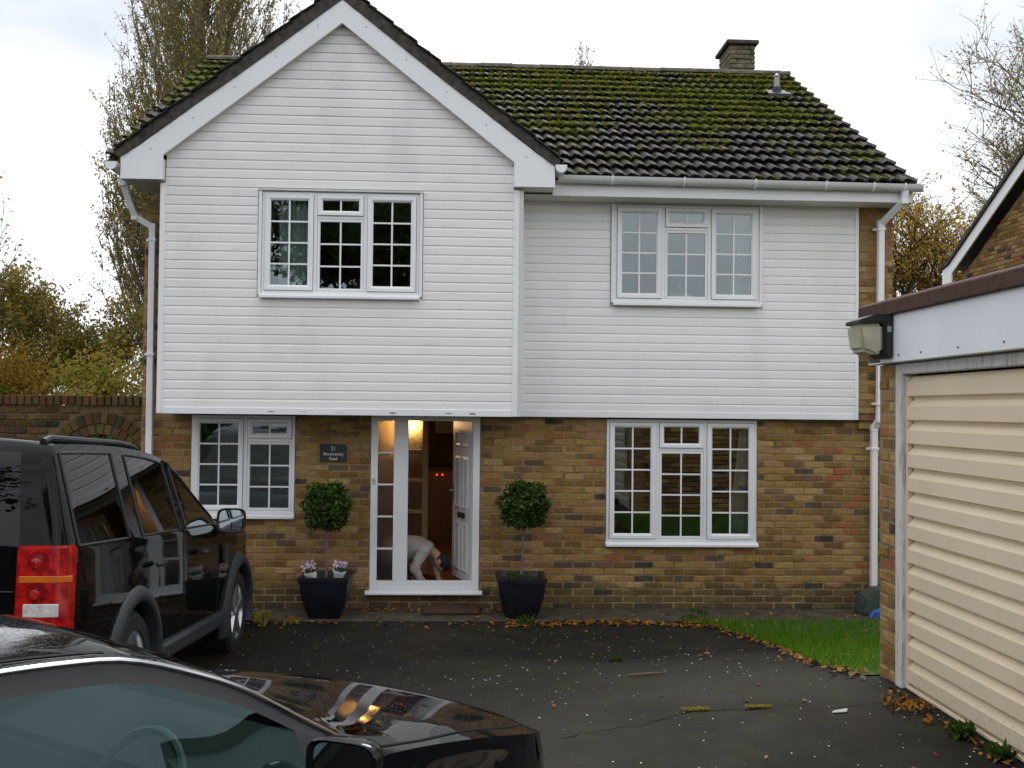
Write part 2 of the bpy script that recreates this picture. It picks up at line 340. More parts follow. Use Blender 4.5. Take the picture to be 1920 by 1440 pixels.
# ================================================================== SETTING
def sheet(name, x0, x1, y0, y1, nx, ny, dz, mat, inside=None):
    b = MB(); idx = {}
    xs = np.linspace(x0, x1, nx); ys = np.linspace(y0, y1, ny)
    for j, y in enumerate(ys):
        for i, x in enumerate(xs): b.v.append((x, y, gz(x, y)+dz))
    for j in range(ny-1):
        for i in range(nx-1):
            if inside is None or inside((xs[i]+xs[i+1])/2, (ys[j]+ys[j+1])/2): b.f.append((j*nx+i, j*nx+i+1, (j+1)*nx+i+1, (j+1)*nx+i))
    return struct(b.build(name, mat, fixn=False, smooth=True))
b = MB()
xs = [-900, -60, -14]+list(np.linspace(-12, 12, 49))+[14, 60, 900]; ys = [-900, -60, -16]+list(np.linspace(-14, 1, 31))+[3, 10, 60, 900]
for y in ys:
    for x in xs: b.v.append((x, y, gz(x, y)-.06))
nx = len(xs); b.f = [(j*nx+i, j*nx+i+1, (j+1)*nx+i+1, (j+1)*nx+i) for j in range(len(ys)-1) for i in range(nx-1)]
struct(b.build('ground', 'field', fixn=False, smooth=True))
LE = [(2.30, -.70), (2.62, -.95), (2.78, -1.6), (2.76, -2.4), (2.62, -3.2), (2.48, -3.9), (2.44, -4.5), (2.60, -5.0)]   # lawn edge from the path to the garage pier
def lawn_x(y): return float(np.interp(-y, [-p[1] for p in LE], [p[0] for p in LE]))
drive = sheet('driveway', -9, 9, -14, -.02, 91, 71, 0., 'asphalt')
for pts in ([(.55, -5.62), (.8, -5.55), (1.05, -5.5), (1.3, -5.36), (1.6, -5.38), (1.85, -5.36), (2.1, -5.5), (2.35, -5.47), (2.6, -5.55)],):
    b = MB(); q = []
    for (ax, ay), (bx_, by_) in zip(pts, pts[1:]):
        for k in range(6): q.append((ax+(bx_-ax)*k/6+random.uniform(-.012, .012), ay+(by_-ay)*k/6+random.uniform(-.012, .012)))
    for (x, y) in q: w_ = random.uniform(.0008, .0035); b.v += [(x, y-w_, gz(x, y)+.003), (x, y+w_, gz(x, y)+.003)]
    b.f = [(2*i, 2*i+2, 2*i+3, 2*i+1) for i in range(len(q)-1)]; b.build('crack', 'crack', drive)
struct(MB().box(-3.5, 5.2, -.66, -.012, -.05, .012).build('path', 'concrete_dirty', bevel=.006))
b = MB(); ys = np.linspace(-.67, -4.85, 30)
for y in ys:
    x0 = lawn_x(y); 
    for k in range(12): x = x0+(7.2-x0)*k/11; b.v.append((x, y, gz(x, y)+(.006 if k == 0 else .022)))
b.f = [(j*12+k, (j+1)*12+k, (j+1)*12+k+1, j*12+k+1) for j in range(29) for k in range(11)]
struct(b.build('lawn', 'lawn_base', smooth=True))
# grass blades
n = 26000; yy = -.68-4.15*rng.random(n); xx = np.array([lawn_x(y) for y in yy])+rng.random(n)**1.25*3.2-.03
P = np.stack([xx, yy, [gz(x, y)+.012 for x, y in zip(xx, yy)]], 1)
m = scatter(P, .055, .35, .5); v, f = instance_np([(-.06, 0, 0), (.06, 0, 0), (.05, .16, 1.)], [(0, 1, 2)], m)
tag(link('grass', npmesh('grass', v, f, 'grass')), 'short bright green grass of the small front lawn', 'grass', kind='stuff')

# ================================================================== HOUSE
HX = (.6, 0, 0)
house = thing('house', HX, 'two storey house with white boarded upper floor, gable and mossy tiled roof', 'house')
def window_bricks(x, z, holes):
    return any(h[0]-.02 < x < h[1]+.02 and h[2]-.02 < z < h[3]+.02 for h in holes)
BL, BH, BP, HP = .211, .0615, .225, .075
def brick_mesh(L, D, H, mat, seed):
    rr = random.Random(seed); b = MB().box(-L/2, L/2, 0, D, -H/2, H/2); me = b.mesh('brick', mat, bevel=.0065)
    for v_ in me.vertices: v_.co += Vector((rr.uniform(-.006, .006), rr.uniform(-.0018, .0018), rr.uniform(-.005, .005)))
    return me
def lay(x0, x1, z0, z1, holes, front=0., phase=0.):
    """stretcher bond cut at the ends and openings: list (xc, zc, length)"""
    out = []; k = 0; z = z0+HP/2
    while z < z1-.01:
        segs = [(x0, x1)]
        for h in holes:
            if h[2] < z < h[3]:
                ns = []
                for a, c_ in segs:
                    if h[1] <= a or h[0] >= c_: ns.append((a, c_)); continue
                    if h[0] > a: ns.append((a, h[0]))
                    if h[1] < c_: ns.append((h[1], c_))
                segs = ns
        st = (k % 2)*BP/2+phase
        for a, c_ in segs:
            i = math.floor((a-x0-st)/BP)
            while True:
                p0 = x0+st+i*BP; p1 = p0+BP
                if p0 >= c_-1e-6: break
                q0, q1 = max(p0, a), min(p1, c_)
                if q1-q0 > .05: out.append(((q0+q1)/2, z, q1-q0-.0145))
                i += 1
        z += HP; k += 1
    return out
BM = {}
def bmesh_for(L, mat, D=.06):
    key = (round(L, 2), mat, random.randrange(6))
    if key not in BM: BM[key] = brick_mesh(L if L < .2 else BL, D, BH, mat, len(BM))
    return BM[key]
DOOR = (-1.015, .185, .165, 2.2); RW = (1.585, 3.275, .745, 2.2); LW = (-2.96, -1.84, 1.03, 2.2)
holes = [DOOR, RW, LW]
def core(name, x0, x1, z0, z1, holes, y0, y1, mat, parent):
    b = MB(); xs = sorted({x0, x1, *[max(x0, min(x1, h[i])) for h in holes for i in (0, 1)]})
    for a, c_ in zip(xs, xs[1:]):
        mid = (a+c_)/2; cuts = sorted([(max(z0, h[2]), min(z1, h[3])) for h in holes if h[0] < mid < h[1]]); z = z0
        for h0, h1 in cuts:
            if h0 > z: b.box(a, c_, y0, y1, z, h0)
            z = max(z, h1)
        if z < z1: b.box(a, c_, y0, y1, z, z1)
    return b.build(name, mat, parent)
wall = core('brick_wall', -3.5, 4.75, 0, 2.115, holes, .0035, .24, 'mortar', house)
bl = lay(-3.5, 4.75, .0, 2.10, [DOOR, RW, LW])
campos = Vector((0, -11.2, 2.2))
def seen(x, z):
    if x < -2.45 and z < 1.55: return False
    if (-1.7 < x < -1.15 or .36 < x < .9) and z < .46: return False
    return True
bl.sort(key=lambda q: (0 if seen(q[0], q[1]) else 1, (Vector((q[0], 0, q[1]))-campos).length))
for x, z, L in bl[:270]:
    link('brick', bmesh_for(L, 'brick_obj'), wall, Matrix.Translation((x+random.uniform(-.002, .002), random.uniform(-.004, .0), z+random.uniform(-.0018, .0018))) @ Matrix.Rotation(random.gauss(0, .008), 4, 'Y') @ Matrix.Diagonal((random.uniform(.965, 1.025), 1, random.uniform(.92, 1.07), 1)))
b = MB()
for x, z, L in bl[270:]: y = random.uniform(-.004, .0); k1, k2 = random.uniform(.96, 1.02)*L/2, random.uniform(.93, 1.06)*BH/2; b.box(x-k1, x+k1, y, y+.06, z-k2, z+k2)
stuffpart(b.build('bricks', 'brick_isl', wall, bevel=.006))
# brick strips beside the boarding upstairs
def strip(x0, x1, z0, z1, yf, nobj, name):
    w_ = MB().box(x0, x1-.006, yf+.0035, yf+.3, z0, z1).build(name, 'mortar', house)
    for i, (x, z, L) in enumerate(lay(x0, x1, z0, z1, [])):
        link('brick', bmesh_for(L, 'brick_obj'), w_, Matrix.Translation((x, yf+random.uniform(-.003, .0), z)))
    return w_
rs_ = strip(4.385, 4.79, 2.19, 4.49, -.085, 0, 'brick_pier')
for k, (zc, yf, L) in enumerate([(2.145, -.10, .33)]): link('corbel_brick', MB().box(4.395, 4.79, yf, yf+.2, zc-.034, zc+.034).mesh('corbel_brick', 'terracotta', bevel=.005), rs_)
MB().box(4.42, 4.76, -.05, .05, 2.02, 2.105).build('corbel', 'brick_isl', house, bevel=.005)
strip(-3.5, -3.165, 2.19, 4.40, .002, 0, 'brick_pier')
MB().box(-3.5, -3.17, .012, .24, 2.115, 2.19).build('wall_band', 'mortar', house)
# side and back walls, floors, ceilings and partitions (rooms are dark and real)
b = MB(); b.box(-3.49, -3.25, .241, 8.0, 0, 4.5); b.box(4.43, 4.74, .241, 8.0, 0, 4.5); b.box(-3.25, 4.43, 7.76, 8.0, 0, 4.5)
b.build('outer_walls', 'brick_far', house)
core('upper_wall', -3.17, .58, 2.12, 4.6, [(-2.13, -.47, 3.38, 4.43)], -.56, -.40, 'plaster', house)
core('upper_wall', .581, 4.384, 2.12, 4.6, [(1.62, 3.27, 3.41, 4.47)], -.06, .10, 'plaster', house)
b = MB(); b.box(-3.24, 4.42, .245, 7.75, .05, .17); b.build('ground_floor', 'floor_wood', house)
b = MB(); b.box(-3.24, 4.42, .245, 7.75, 2.30, 2.42); b.box(-3.16, .575, -.39, .24, 2.30, 2.42); b.build('ceiling', 'ceiling_paint', house)
b = MB(); b.box(-3.24, 4.42, .11, 7.75, 4.5, 4.58); b.box(-3.16, .575, -.39, .105, 4.5, 4.58); b.build('upper_ceiling', 'ceiling_paint', house)
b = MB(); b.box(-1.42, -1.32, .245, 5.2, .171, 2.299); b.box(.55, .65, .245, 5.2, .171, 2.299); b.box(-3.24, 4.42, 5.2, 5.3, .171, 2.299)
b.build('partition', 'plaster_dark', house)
b = MB(); b.box(.45, .57, .11, 3.4, 2.421, 4.499); b.box(-3.24, 4.42, 3.4, 3.5, 2.421, 4.499); b.build('upper_partition', 'plaster', house)

# ---- weatherboarding
PITCH = .0955
def board_prof():
    return [(.014, .0), (-.0095, .0015), (-.0098, .070), (-.0078, .0765), (-.003, .0825), (.0005, .089), (.001, .0945), (.001, .0985), (.014, .0985)]
BPF = board_prof()
def boards(x0, x1, z0, z1, yf, holes, name, rake=None):
    """rake(z) -> (xl, xr) limits for a gable"""
    part = MB().box(x0+.01, x1-.01, yf+.0125, yf+.03, z0, min(z1, 4.45)).build(name, 'upvc_grey', house) if not rake else None
    z = z0; n_ = 0
    while z < z1-.02:
        a, c_ = x0, x1
        if rake:
            l = rake(z+PITCH*.5); a, c_ = max(x0, l[0]), min(x1, l[1])
            if c_-a < .05: break
        segs = [(a, c_)]
        for h in holes:
            if h[2] < z+PITCH*.6 and z+PITCH*.4 < h[3]:
                segs = [q for s_ in segs for q in ((s_[0], min(s_[1], h[0])), (max(s_[0], h[1]), s_[1])) if q[1]-q[0] > .02]
        yield z, segs
        z += PITCH
def make_boards(x0, x1, z0, z1, yf, holes, rake, part):
    for z, segs in boards(x0, x1, z0, z1, yf, holes, '', rake or (lambda z: (x0, x1))):
        for a, c_ in segs:
            j = random.uniform(-.0012, .0012)
            link('board', MB().prism([(yf+y, z+h+j) for y, h in BPF], a, c_, 'x').mesh('board', 'cladding'), part)
AX, APZ, MR = -1.31, 6.19, .785     # gable apex (x, underside z of the bargeboards) and rake slope
gc_ = core('gable_boarding', -3.16, .575, 2.13, 4.62, [(-2.13, -.47, 3.38, 4.43)], -.5865, -.575, 'upvc_grey', house)
MB().prism([(-3.16, 4.621), (.575, 4.621), (AX, 6.18)], -.5865, -.5755).build('gable_sheet', 'upvc_grey', house)
make_boards(-3.105, .50, 2.185, 6.3, -.60, [(-2.16, -.445, 3.325, 4.475)], lambda z: (AX-(6.34-z)/MR, AX+(6.34-z)/MR), gc_)
rc_ = core('side_boarding', .605, 4.384, 2.13, 4.49, [(1.62, 3.27, 3.41, 4.47)], -.0865, -.075, 'upvc_grey', house)
make_boards(.645, 4.345, 2.185, 4.50, -.10, [(1.595, 3.295, 3.36, 4.51)], None, rc_)
def trim(name, x0, x1, y0, y1, z0, z1, mat='upvc', parent=house): return MB().box(x0, x1, y0, y1, z0, z1).build(name, mat, parent, bevel=.003)
trim('corner_trim', -3.16, -3.105, -.622, -.57, 2.12, 4.5); trim('corner_trim', .50, .56, -.624, -.57, 2.12, 4.5)
trim('corner_return', .561, .603, -.622, .0, 2.12, 4.5, 'upvc_grey')
trim('corner_trim', .604, .645, -.118, -.07, 2.12, 4.5); trim('corner_trim', 4.345, 4.384, -.122, -.07, 2.12, 4.49)
trim('starter_strip', -3.104, .4995, -.619, -.57, 2.118, 2.186); trim('starter_strip', .6455, 4.3445, -.118, -.07, 2.118, 2.186)
for x in (-1.99, -1.66, -1.29, -.74, -.16, .09): MB().box(x-.03, x+.03, -.6215, -.6185, 2.146+random.uniform(-.006, .006), 2.152).build('scuff', 'trim_grey', house)
MB().box(-3.155, .555, -.565, .005, 2.121, 2.133).build('overhang_soffit', 'soffit_white', house)
# ---- bargeboards, box ends, undercloak and verge tiles
YB = -.70
def rk(x, zt): return zt-MR*abs(x-AX)
for s_ in (-1, 1):
    X = lambda d: AX+s_*d
    E0, E1 = 2.233, 1.806       # outer and inner end of the boxed foot
    fl = E0-.20
    poly = [(X(0), 6.438), (X(fl), 6.438-MR*fl+.035), (X(E0), 4.744), (X(E0), 4.52), (X(E1), 4.52), (X(E1), 6.191-MR*E1), (X(0), 6.191)]
    bb = MB().prism(poly, YB, YB+.03).build('bargeboard', 'upvc', house, bevel=.002)
    for d in np.arange(.25, 2.1, .42): MB().lathe([(.006, 0), (.006, -.003), (.0005, -.004)], (X(d), YB-.0005, 6.438-MR*d-.09), 8, 'y').build('nail', 'trim_grey', bb)
    bx0, bx1 = sorted((X(E0), X(E1)))
    MB().box(bx0+.002, bx1-.002, YB+.031, .0, 4.524, 4.54).build('box_soffit', 'soffit_white', house)
    MB().box(*sorted((X(E0)-s_*.002, X(E0)-s_*.022)), YB+.031, .30, 4.541, 4.73).build('fascia_return', 'upvc', house)
    MB().box(*sorted((X(E1), X(E1)+s_*.014)), YB+.031, -.60, 4.541, 4.74).build('box_side', 'upvc', house)
    # soffit board under the verge
    p = [(X(.0), 6.205), (X(E1), 6.205-MR*E1), (X(E1), 6.220-MR*E1), (X(0), 6.220)]
    MB().prism(p, YB+.031, -.60).build('verge_soffit', 'soffit_white', house)
    b = MB(); N = 40; rr = random.Random(3)
    tx = np.linspace(0, E0+.05, N); 
    tz = np.interp(tx, [0, .9, 1.5, 2.0, E0+.06], [6.592, 6.592-MR*.9-.005, 6.592-MR*1.5, 6.592-MR*2.0+.015, 4.79]); lz = np.interp(tx, [0, .9, fl+.01, E0-.02, E0+.05], [6.441, 6.441-MR*.9, 6.441-MR*fl+.034, 4.747, 4.754])
    for i in range(N):
        jz = rr.uniform(-.008, .008); jy = rr.uniform(-.006, .006)
        b.v += [(X(tx[i]), YB-.012+jy, lz[i]), (X(tx[i]), YB-.02+jy, tz[i]+jz), (X(tx[i]), YB+.10, tz[i]+.02+jz), (X(tx[i]), YB+.10, lz[i])]
    b.f = [(i*4+k, i*4+(k+1) % 4, (i+1)*4+(k+1) % 4, (i+1)*4+k) for i in range(N-1) for k in range(4)]+[(0, 1, 2, 3), ((N-1)*4, (N-1)*4+3, (N-1)*4+2, (N-1)*4+1)]
    vb = b.build('verge_bedding', 'verge', house)
    for k in range(9):      # ends of the tile courses showing above the bedding
        d0 = .02+k*.248; d1 = d0+.27; z_ = lambda d: float(np.interp(d, tx, tz))
        p0, p1 = (X(d0), z_(d0)+.012), (X(min(d1, E0+.06)), z_(min(d1, E0+.06))+.042)
        MB().prism([p0, p1, (p1[0], p1[1]-.026), (p0[0], p0[1]-.026)], YB-.045+rr.uniform(-.008, .008), YB+.12).build('verge_tile', 'tile_isl', vb, bevel=.004)
# ---- roof tiles
PT = math.atan2(2.62, 4.35); EY, EZ = -.47, 4.685; SL = math.hypot(4.35, 2.62); ROWS = 16; GA = SL/ROWS; TW = .272
def tile_tpl(nseg=12, L=None, lift=.06, th=.016):
    L = L or GA*1.22; v = []; 
    def prof(u):   # two rolls per tile
        a = u*2*2*math.pi; return .015*math.sin(a)+.006*math.sin(2*a+.6)
    for (yy, dz) in ((0, lift), (L, .004)):
        for i in range(nseg+1):
            u = i/nseg; v.append(((u-.5)*TW*1.01, yy, prof(u)+dz))
    n_ = nseg+1
    for i in range(n_): x, y, z = v[i]; v.append((x, y+.002, z-th-.012))
    f = [(i, i+1, n_+i+1, n_+i) for i in range(nseg)]+[(2*n_+i, 2*n_+i+1, i+1, i) for i in range(nseg)]
    return v, f
TV, TF = tile_tpl()
def slope_frame(o_, sdir, nrm): 
    """matrix: local x across, y up the slope, z normal"""
    s_ = Vector(sdir).normalized(); n_ = Vector(nrm).normalized(); x_ = s_.cross(n_)
    return Matrix((( x_.x, s_.x, n_.x, o_[0]), (x_.y, s_.y, n_.y, o_[1]), (x_.z, s_.z, n_.z, o_[2]), (0, 0, 0, 1)))
FR = slope_frame((-3.86, EY, EZ), (0, math.cos(PT), math.sin(PT)), (0, -math.sin(PT), math.cos(PT)))
roof = MB().add([FR @ Vector(p) for p in [(.22, 0, -.02), (8.73, 0, -.02), (8.73, SL, -.02), (.22, SL, -.02), (.22, 0.03, -.08), (8.73, 0.03, -.08), (8.73, SL, -.08), (.22, SL, -.08)]],
                [(0, 1, 2, 3), (7, 6, 5, 4), (0, 4, 5, 1), (1, 5, 6, 2), (2, 6, 7, 3), (3, 7, 4, 0)])
RIDGE_Y, RIDGE_Z = EY+4.35, EZ+2.62
roof.prism([(RIDGE_Y, RIDGE_Z-.06), (8.35, EZ-.03), (8.35, EZ-.10), (RIDGE_Y, RIDGE_Z-.14)], -3.86, 4.87, 'x')
roof = roof.build('roof', 'tile_isl', house)
tme = MB().add(TV, TF).mesh('tile', 'tile_obj', smooth=R(35), fixn=False)
def gable_z(x): return 6.57-MR*abs(x-AX)
cells = []; NC = 32; TW0 = 8.73/NC
for r_ in range(ROWS):
    for c_ in range(NC):
        lx, ly = (c_+.5)*TW0, r_*GA-.03
        if r_ == 0 and c_ == 0: continue
        wp = FR @ Vector((lx, ly+GA, 0))
        if AX-2.2 < wp.x < AX+2.2 and wp.z < gable_z(wp.x)-.25: continue
        vis = wp.x > -.9 and wp.z > gable_z(wp.x)-.05
        cells.append((0 if vis else 1, ly, lx))
cells.sort()
mats = []
for i, (vis, ly, lx) in enumerate(cells):
    mtx = FR @ Matrix.Translation((lx+random.uniform(-.003, .003), ly+random.uniform(-.012, .012), random.uniform(-.003, .004))) @ Matrix.Rotation(random.uniform(-.015, .015), 4, 'Z') @ Matrix.Scale(TW0/TW, 4, (1, 0, 0))
    if i < 285 and vis == 0: link('tile', tme, roof, mtx)
    else: mats.append(np.array(mtx))
v, f = instance_np(TV, TF, mats); o_ = stuffpart(link('tiles', npmesh('tiles', v, f, 'tile_isl'), roof)); o_.data.shade_smooth(); o_.data.set_sharp_from_angle(angle=R(35))
# gable roof slopes behind the bargeboards
MB().prism([(AX, 6.43), (AX+2.2, 6.43-MR*2.2+.03), (AX+2.2, 6.51-MR*2.2+.03), (AX, 6.53), (AX-2.2, 6.51-MR*2.2+.03), (AX-2.2, 6.43-MR*2.2+.03)], YB+.10, 2.5).build('gable_roof_deck', 'tile_isl', house)
mats = []; ga = math.atan(MR); SLG = 2.26/math.cos(ga); nr = 8; gg = SLG/nr
for s_ in (-1, 1):
    fr = slope_frame((AX+s_*2.26, YB+.04 if s_ > 0 else 2.6, 6.56-MR*2.26), (-s_*math.cos(ga), 0, math.sin(ga)), (s_*math.sin(ga), 0, math.cos(ga)))
    for r_ in range(nr):
        for c_ in range(12):
            mtx = fr @ Matrix.Translation(((c_+.5)*TW, r_*gg-.03, random.uniform(-.002, .004)))
            wp = mtx @ Vector((0, gg, 0))
            if wp.z > EZ+.6*(wp.y-EY)+.0-.12: mats.append(np.array(mtx))
v, f = instance_np(TV, TF, mats); o_ = stuffpart(link('gable_tiles', npmesh('gable_tiles', v, f, 'tile_isl'), house)); o_.data.shade_smooth(); o_.data.set_sharp_from_angle(angle=R(35))
def ridge_run(p0, p1, parent, L=.45):
    p0, p1 = Vector(p0), Vector(p1); d = p1-p0; n_ = int(d.length/L); d.normalize(); side = d.cross(Vector((0, 0, 1)))
    b = MB(); arc = [(math.cos(a)*.12, math.sin(a)*.085) for a in np.linspace(0, math.pi, 9)]
    pts = [(0, 1.0), (L*.9, 1.0), (L, 1.08)]
    for q, sc in pts:
        for a, h in arc: b.v.append(d*q+side*a*sc+Vector((0, 0, h*sc)))
    b.f = [(i*9+k, i*9+k+1, (i+1)*9+k+1, (i+1)*9+k) for i in range(2) for k in range(8)]+[tuple(range(9)), tuple(range(26, 17, -1))]
    me = b.mesh('ridge_tile', 'ridge', smooth=R(40))
    for i in range(n_+1): link('ridge_tile', me, parent, Matrix.Translation(p0+d*(i*L if i < n_ else (p1-p0).length-L)+Vector((0, 0, random.uniform(-.006, .006)))))
ridge_run((-3.84, RIDGE_Y, RIDGE_Z-.01), (4.87, RIDGE_Y, RIDGE_Z-.01), roof)
ridge_run((AX, YB+.02, 6.54), (AX, 2.6, 6.54), house)
for xa, xb, ya in ((4.80, 4.885, -.02), (-3.84, -3.79, .35)):
    MB().add([FR @ Vector(p) for p in [(xa+3.86, ya, -.06), (xb+3.86, ya, -.06), (xb+3.86, SL, -.06), (xa+3.86, SL, -.06), (xa+3.86, ya, .015), (xb+3.86, ya, .015), (xb+3.86, SL, .01), (xa+3.86, SL, .01)]],
         [(0, 3, 2, 1), (4, 5, 6, 7), (0, 1, 5, 4), (1, 2, 6, 5), (2, 3, 7, 6), (3, 0, 4, 7)]).build('verge_bedding', 'verge', roof)
# moss cushions sitting in the pans and on the laps
mats = []; k = 0
while k < 5200:
    u = rng.random()*8.5; up = rng.random()**.8
    r_ = int(up*ROWS); ly = r_*GA+(rng.random()*.5-.06)*GA; lx = u
    patch = math.sin(lx*1.7+r_*.9)+math.sin(lx*3.1-r_*.5+2)*.7+math.sin(lx*.6+r_*.33+1.)*.9
    if patch*.9+up*2.2 < .8+rng.random()*1.6: continue
    wp = FR @ Vector((lx, ly, 0))
    if AX-2.3 < wp.x < AX+2.3 and wp.z < gable_z(wp.x)+.0: k += 1; continue
    pan = (lx % (TW0/2))/(TW0/2); lx += (.75-pan)*TW0/2*.85+rng.normal(0, .012)
    sc = rng.uniform(.008, .030)
    m_ = FR @ Matrix.Translation((lx, ly, .028+.03*(1-(ly % GA)/GA))) @ Matrix.Rotation(rng.random()*6.28, 4, 'Z') @ Matrix.Diagonal((sc*rng.uniform(1.1, 2.2), sc*rng.uniform(.9, 1.6), sc*.5, 1))
    mats.append(np.array(m_)); k += 1
dv = [(0, 0, 1)]; df = []
for i in range(7): a = i*2*math.pi/7; dv.append((.7*math.cos(a), .7*math.sin(a), .65))
for i in range(7): a = (i+.5)*2*math.pi/7; dv.append((1*math.cos(a), 1*math.sin(a), -.3))
for i in range(7): j = (i+1) % 7; df += [(0, 1+i, 1+j), (1+i, 8+i, 1+j), (8+i, 8+j, 1+j)]
v, f = instance_np(dv, df, mats); v = v+rng.normal(0, .004, v.shape)
o_ = stuffpart(link('moss', npmesh('moss', v, f, 'moss'), roof)); o_.data.shade_smooth()
# chimney and vent
ch = MB().box(4.09, 4.47, 4.32, 4.95, 6.9, 7.93).build('chimney', 'mortar_old', roof)
b = MB()
for x, z, L in lay(4.08, 4.48, 6.95, 7.91, []): b.box(x-L/2, x+L/2, 4.305+random.uniform(-.008, .008), 4.36, z-BH/2, z+BH/2)
for y, z, L in lay(4.31, 4.96, 6.95, 7.91, []): b.box(4.075+random.uniform(-.008, .008), 4.13, y-L/2, y+L/2, z-BH/2, z+BH/2); b.box(4.43, 4.485, y-L/2, y+L/2, z-BH/2, z+BH/2)
stuffpart(b.build('chimney_bricks', 'chim_stone', ch, bevel=.008))
MB().box(4.02, 4.53, 4.25, 5.01, 7.93, 7.995).build('chimney_cap', 'verge', ch, bevel=.012)
MB().ball((4.275, 4.63, 7.99), .2, (1, 1.3, .34), 16, 8).build('flaunching', 'terracotta', ch, smooth=True)
vc = FR @ Vector((4.34+3.86, 3.78, .03))
vp = MB().lathe([(.055, -.05), (.055, .10), (.04, .11), (.038, .24), (.046, .245), (.046, .27), (.03, .28), (.001, .30)], vc, 14).build('vent_pipe', 'pipe_grey', roof, smooth=True)
MB().lathe([(.07, -.08), (.062, .09), (.058, .10)], vc, 14).build('collar', 'lead', vp, smooth=True)
b = MB(); b.add([FR @ Vector(p) for p in [(8.04, 3.62, .085), (8.37, 3.62, .085), (8.34, 3.92, .06), (8.07, 3.92, .06), (8.02, 3.60, .05), (8.39, 3.60, .05)]], [(0, 1, 2, 3), (4, 5, 1, 0)])
b.build('flashing', 'lead', vp)
# ---- eaves on the right: fascia, soffit, gutter, brackets, downpipe
trim('fascia', .92, 4.835, -.44, -.42, 4.49, 4.66); MB().box(.62, 4.835, -.419, -.105, 4.493, 4.505).build('eaves_soffit', 'soffit_white', house)
MB().box(4.72, 4.835, -.104, .5, 4.493, 4.505).build('eaves_soffit', 'soffit_white', house); trim('fascia_end', 4.836, 4.85, -.44, .8, 4.49, 4.68)
def gutter(pts, name='gutter'):
    a = np.linspace(math.pi, 2*math.pi, 9); pr = [(.056*math.cos(q), .062*math.sin(q)) for q in a]+[(.058, .012), (.051, .012), *[(.050*math.cos(q), .054*math.sin(q)) for q in a[::-1]], (-.051, .012), (-.058, .012)]
    b = MB(); 
    (x0, y0, z0), (x1, y1, z1) = pts; d = Vector((x1-x0, y1-y0, z1-z0)).normalized(); sd = Vector((-d.y, d.x, 0))
    for p in pts:
        for q in pr: b.v.append(Vector(p)+sd*q[0]+Vector((0, 0, q[1])))
    n_ = len(pr); b.f = [(k, (k+1) % n_, n_+(k+1) % n_, n_+k) for k in range(n_)]
    b.f += [tuple(range(8, -1, -1)), tuple(range(n_, n_+9))]
    return b.build(name, 'upvc_grey', house, smooth=R(30))
gt = gutter([(.97, -.51, 4.675), (4.92, -.51, 4.655)])
for x in (1.55, 2.32, 3.09, 3.86, 4.38, 4.72):
    b = MB(); zc = 4.675-.02*(x-.97)/3.95
    b.tube([(x, -.455, zc+.016), *[(x, -.51+.060*math.cos(q), zc+.067*math.sin(q)) for q in np.linspace(2*math.pi, math.pi, 9)], (x, -.568, zc+.02)], .0085, 6); b.build('gutter_bracket', 'upvc', gt, smooth=True)
SQ = [(-.033, -.033), (.033, -.033), (.033, .033), (-.033, .033)]
def downpipe(pts, clips, name='downpipe'):
    d_ = MB()
    for p, q in zip(pts, pts[1:]): d_.sweep(SQ, [p, q])
    dp = d_.build(name, 'upvc', house, bevel=.005)
    for p in pts[1:-1]: MB().box(p[0]-.037, p[0]+.037, p[1]-.037, p[1]+.037, p[2]-.04, p[2]+.04).build('elbow', 'upvc', dp, bevel=.008)
    for x, y, z in clips:
        b = MB().box(x-.043, x+.043, y-.041, y+.05, z-.016, z+.016); b.box(x-.075, x-.043, y+.01, y+.05, z-.012, z+.012); b.build('pipe_clip', 'upvc', dp, bevel=.003)
    return dp
downpipe([(4.735, -.51, 4.61), (4.735, -.49, 4.50), (4.605, -.19, 4.30), (4.605, -.16, 2.13), (4.575, -.085, 2.03), (4.575, -.075, .14)], [(4.605, -.185, 4.24), (4.605, -.165, 2.30), (4.575, -.082, 1.80)])
gutter([(-3.63, -.73, 4.67), (-3.63, .30, 4.675)]); gutter([(.985, -.73, 4.735), (.985, -.45, 4.735)])
for gx, gzz in ((-3.63, 4.67), (.985, 4.735)): MB().prism([(gx+.061*math.cos(q), gzz+.067*math.sin(q)) for q in np.linspace(math.pi, 2*math.pi, 11)]+[(gx+.061, gzz+.016), (gx-.061, gzz+.016)], -.737, -.7285).build('gutter_stop', 'upvc', house, bevel=.002)
downpipe([(-3.66, -.28, 4.66), (-3.66, -.26, 4.57), (-3.57, -.12, 4.235), (-3.39, -.085, 4.13), (-3.385, -.08, .12)], [(-3.387, -.085, 3.99), (-3.386, -.085, 2.75)])

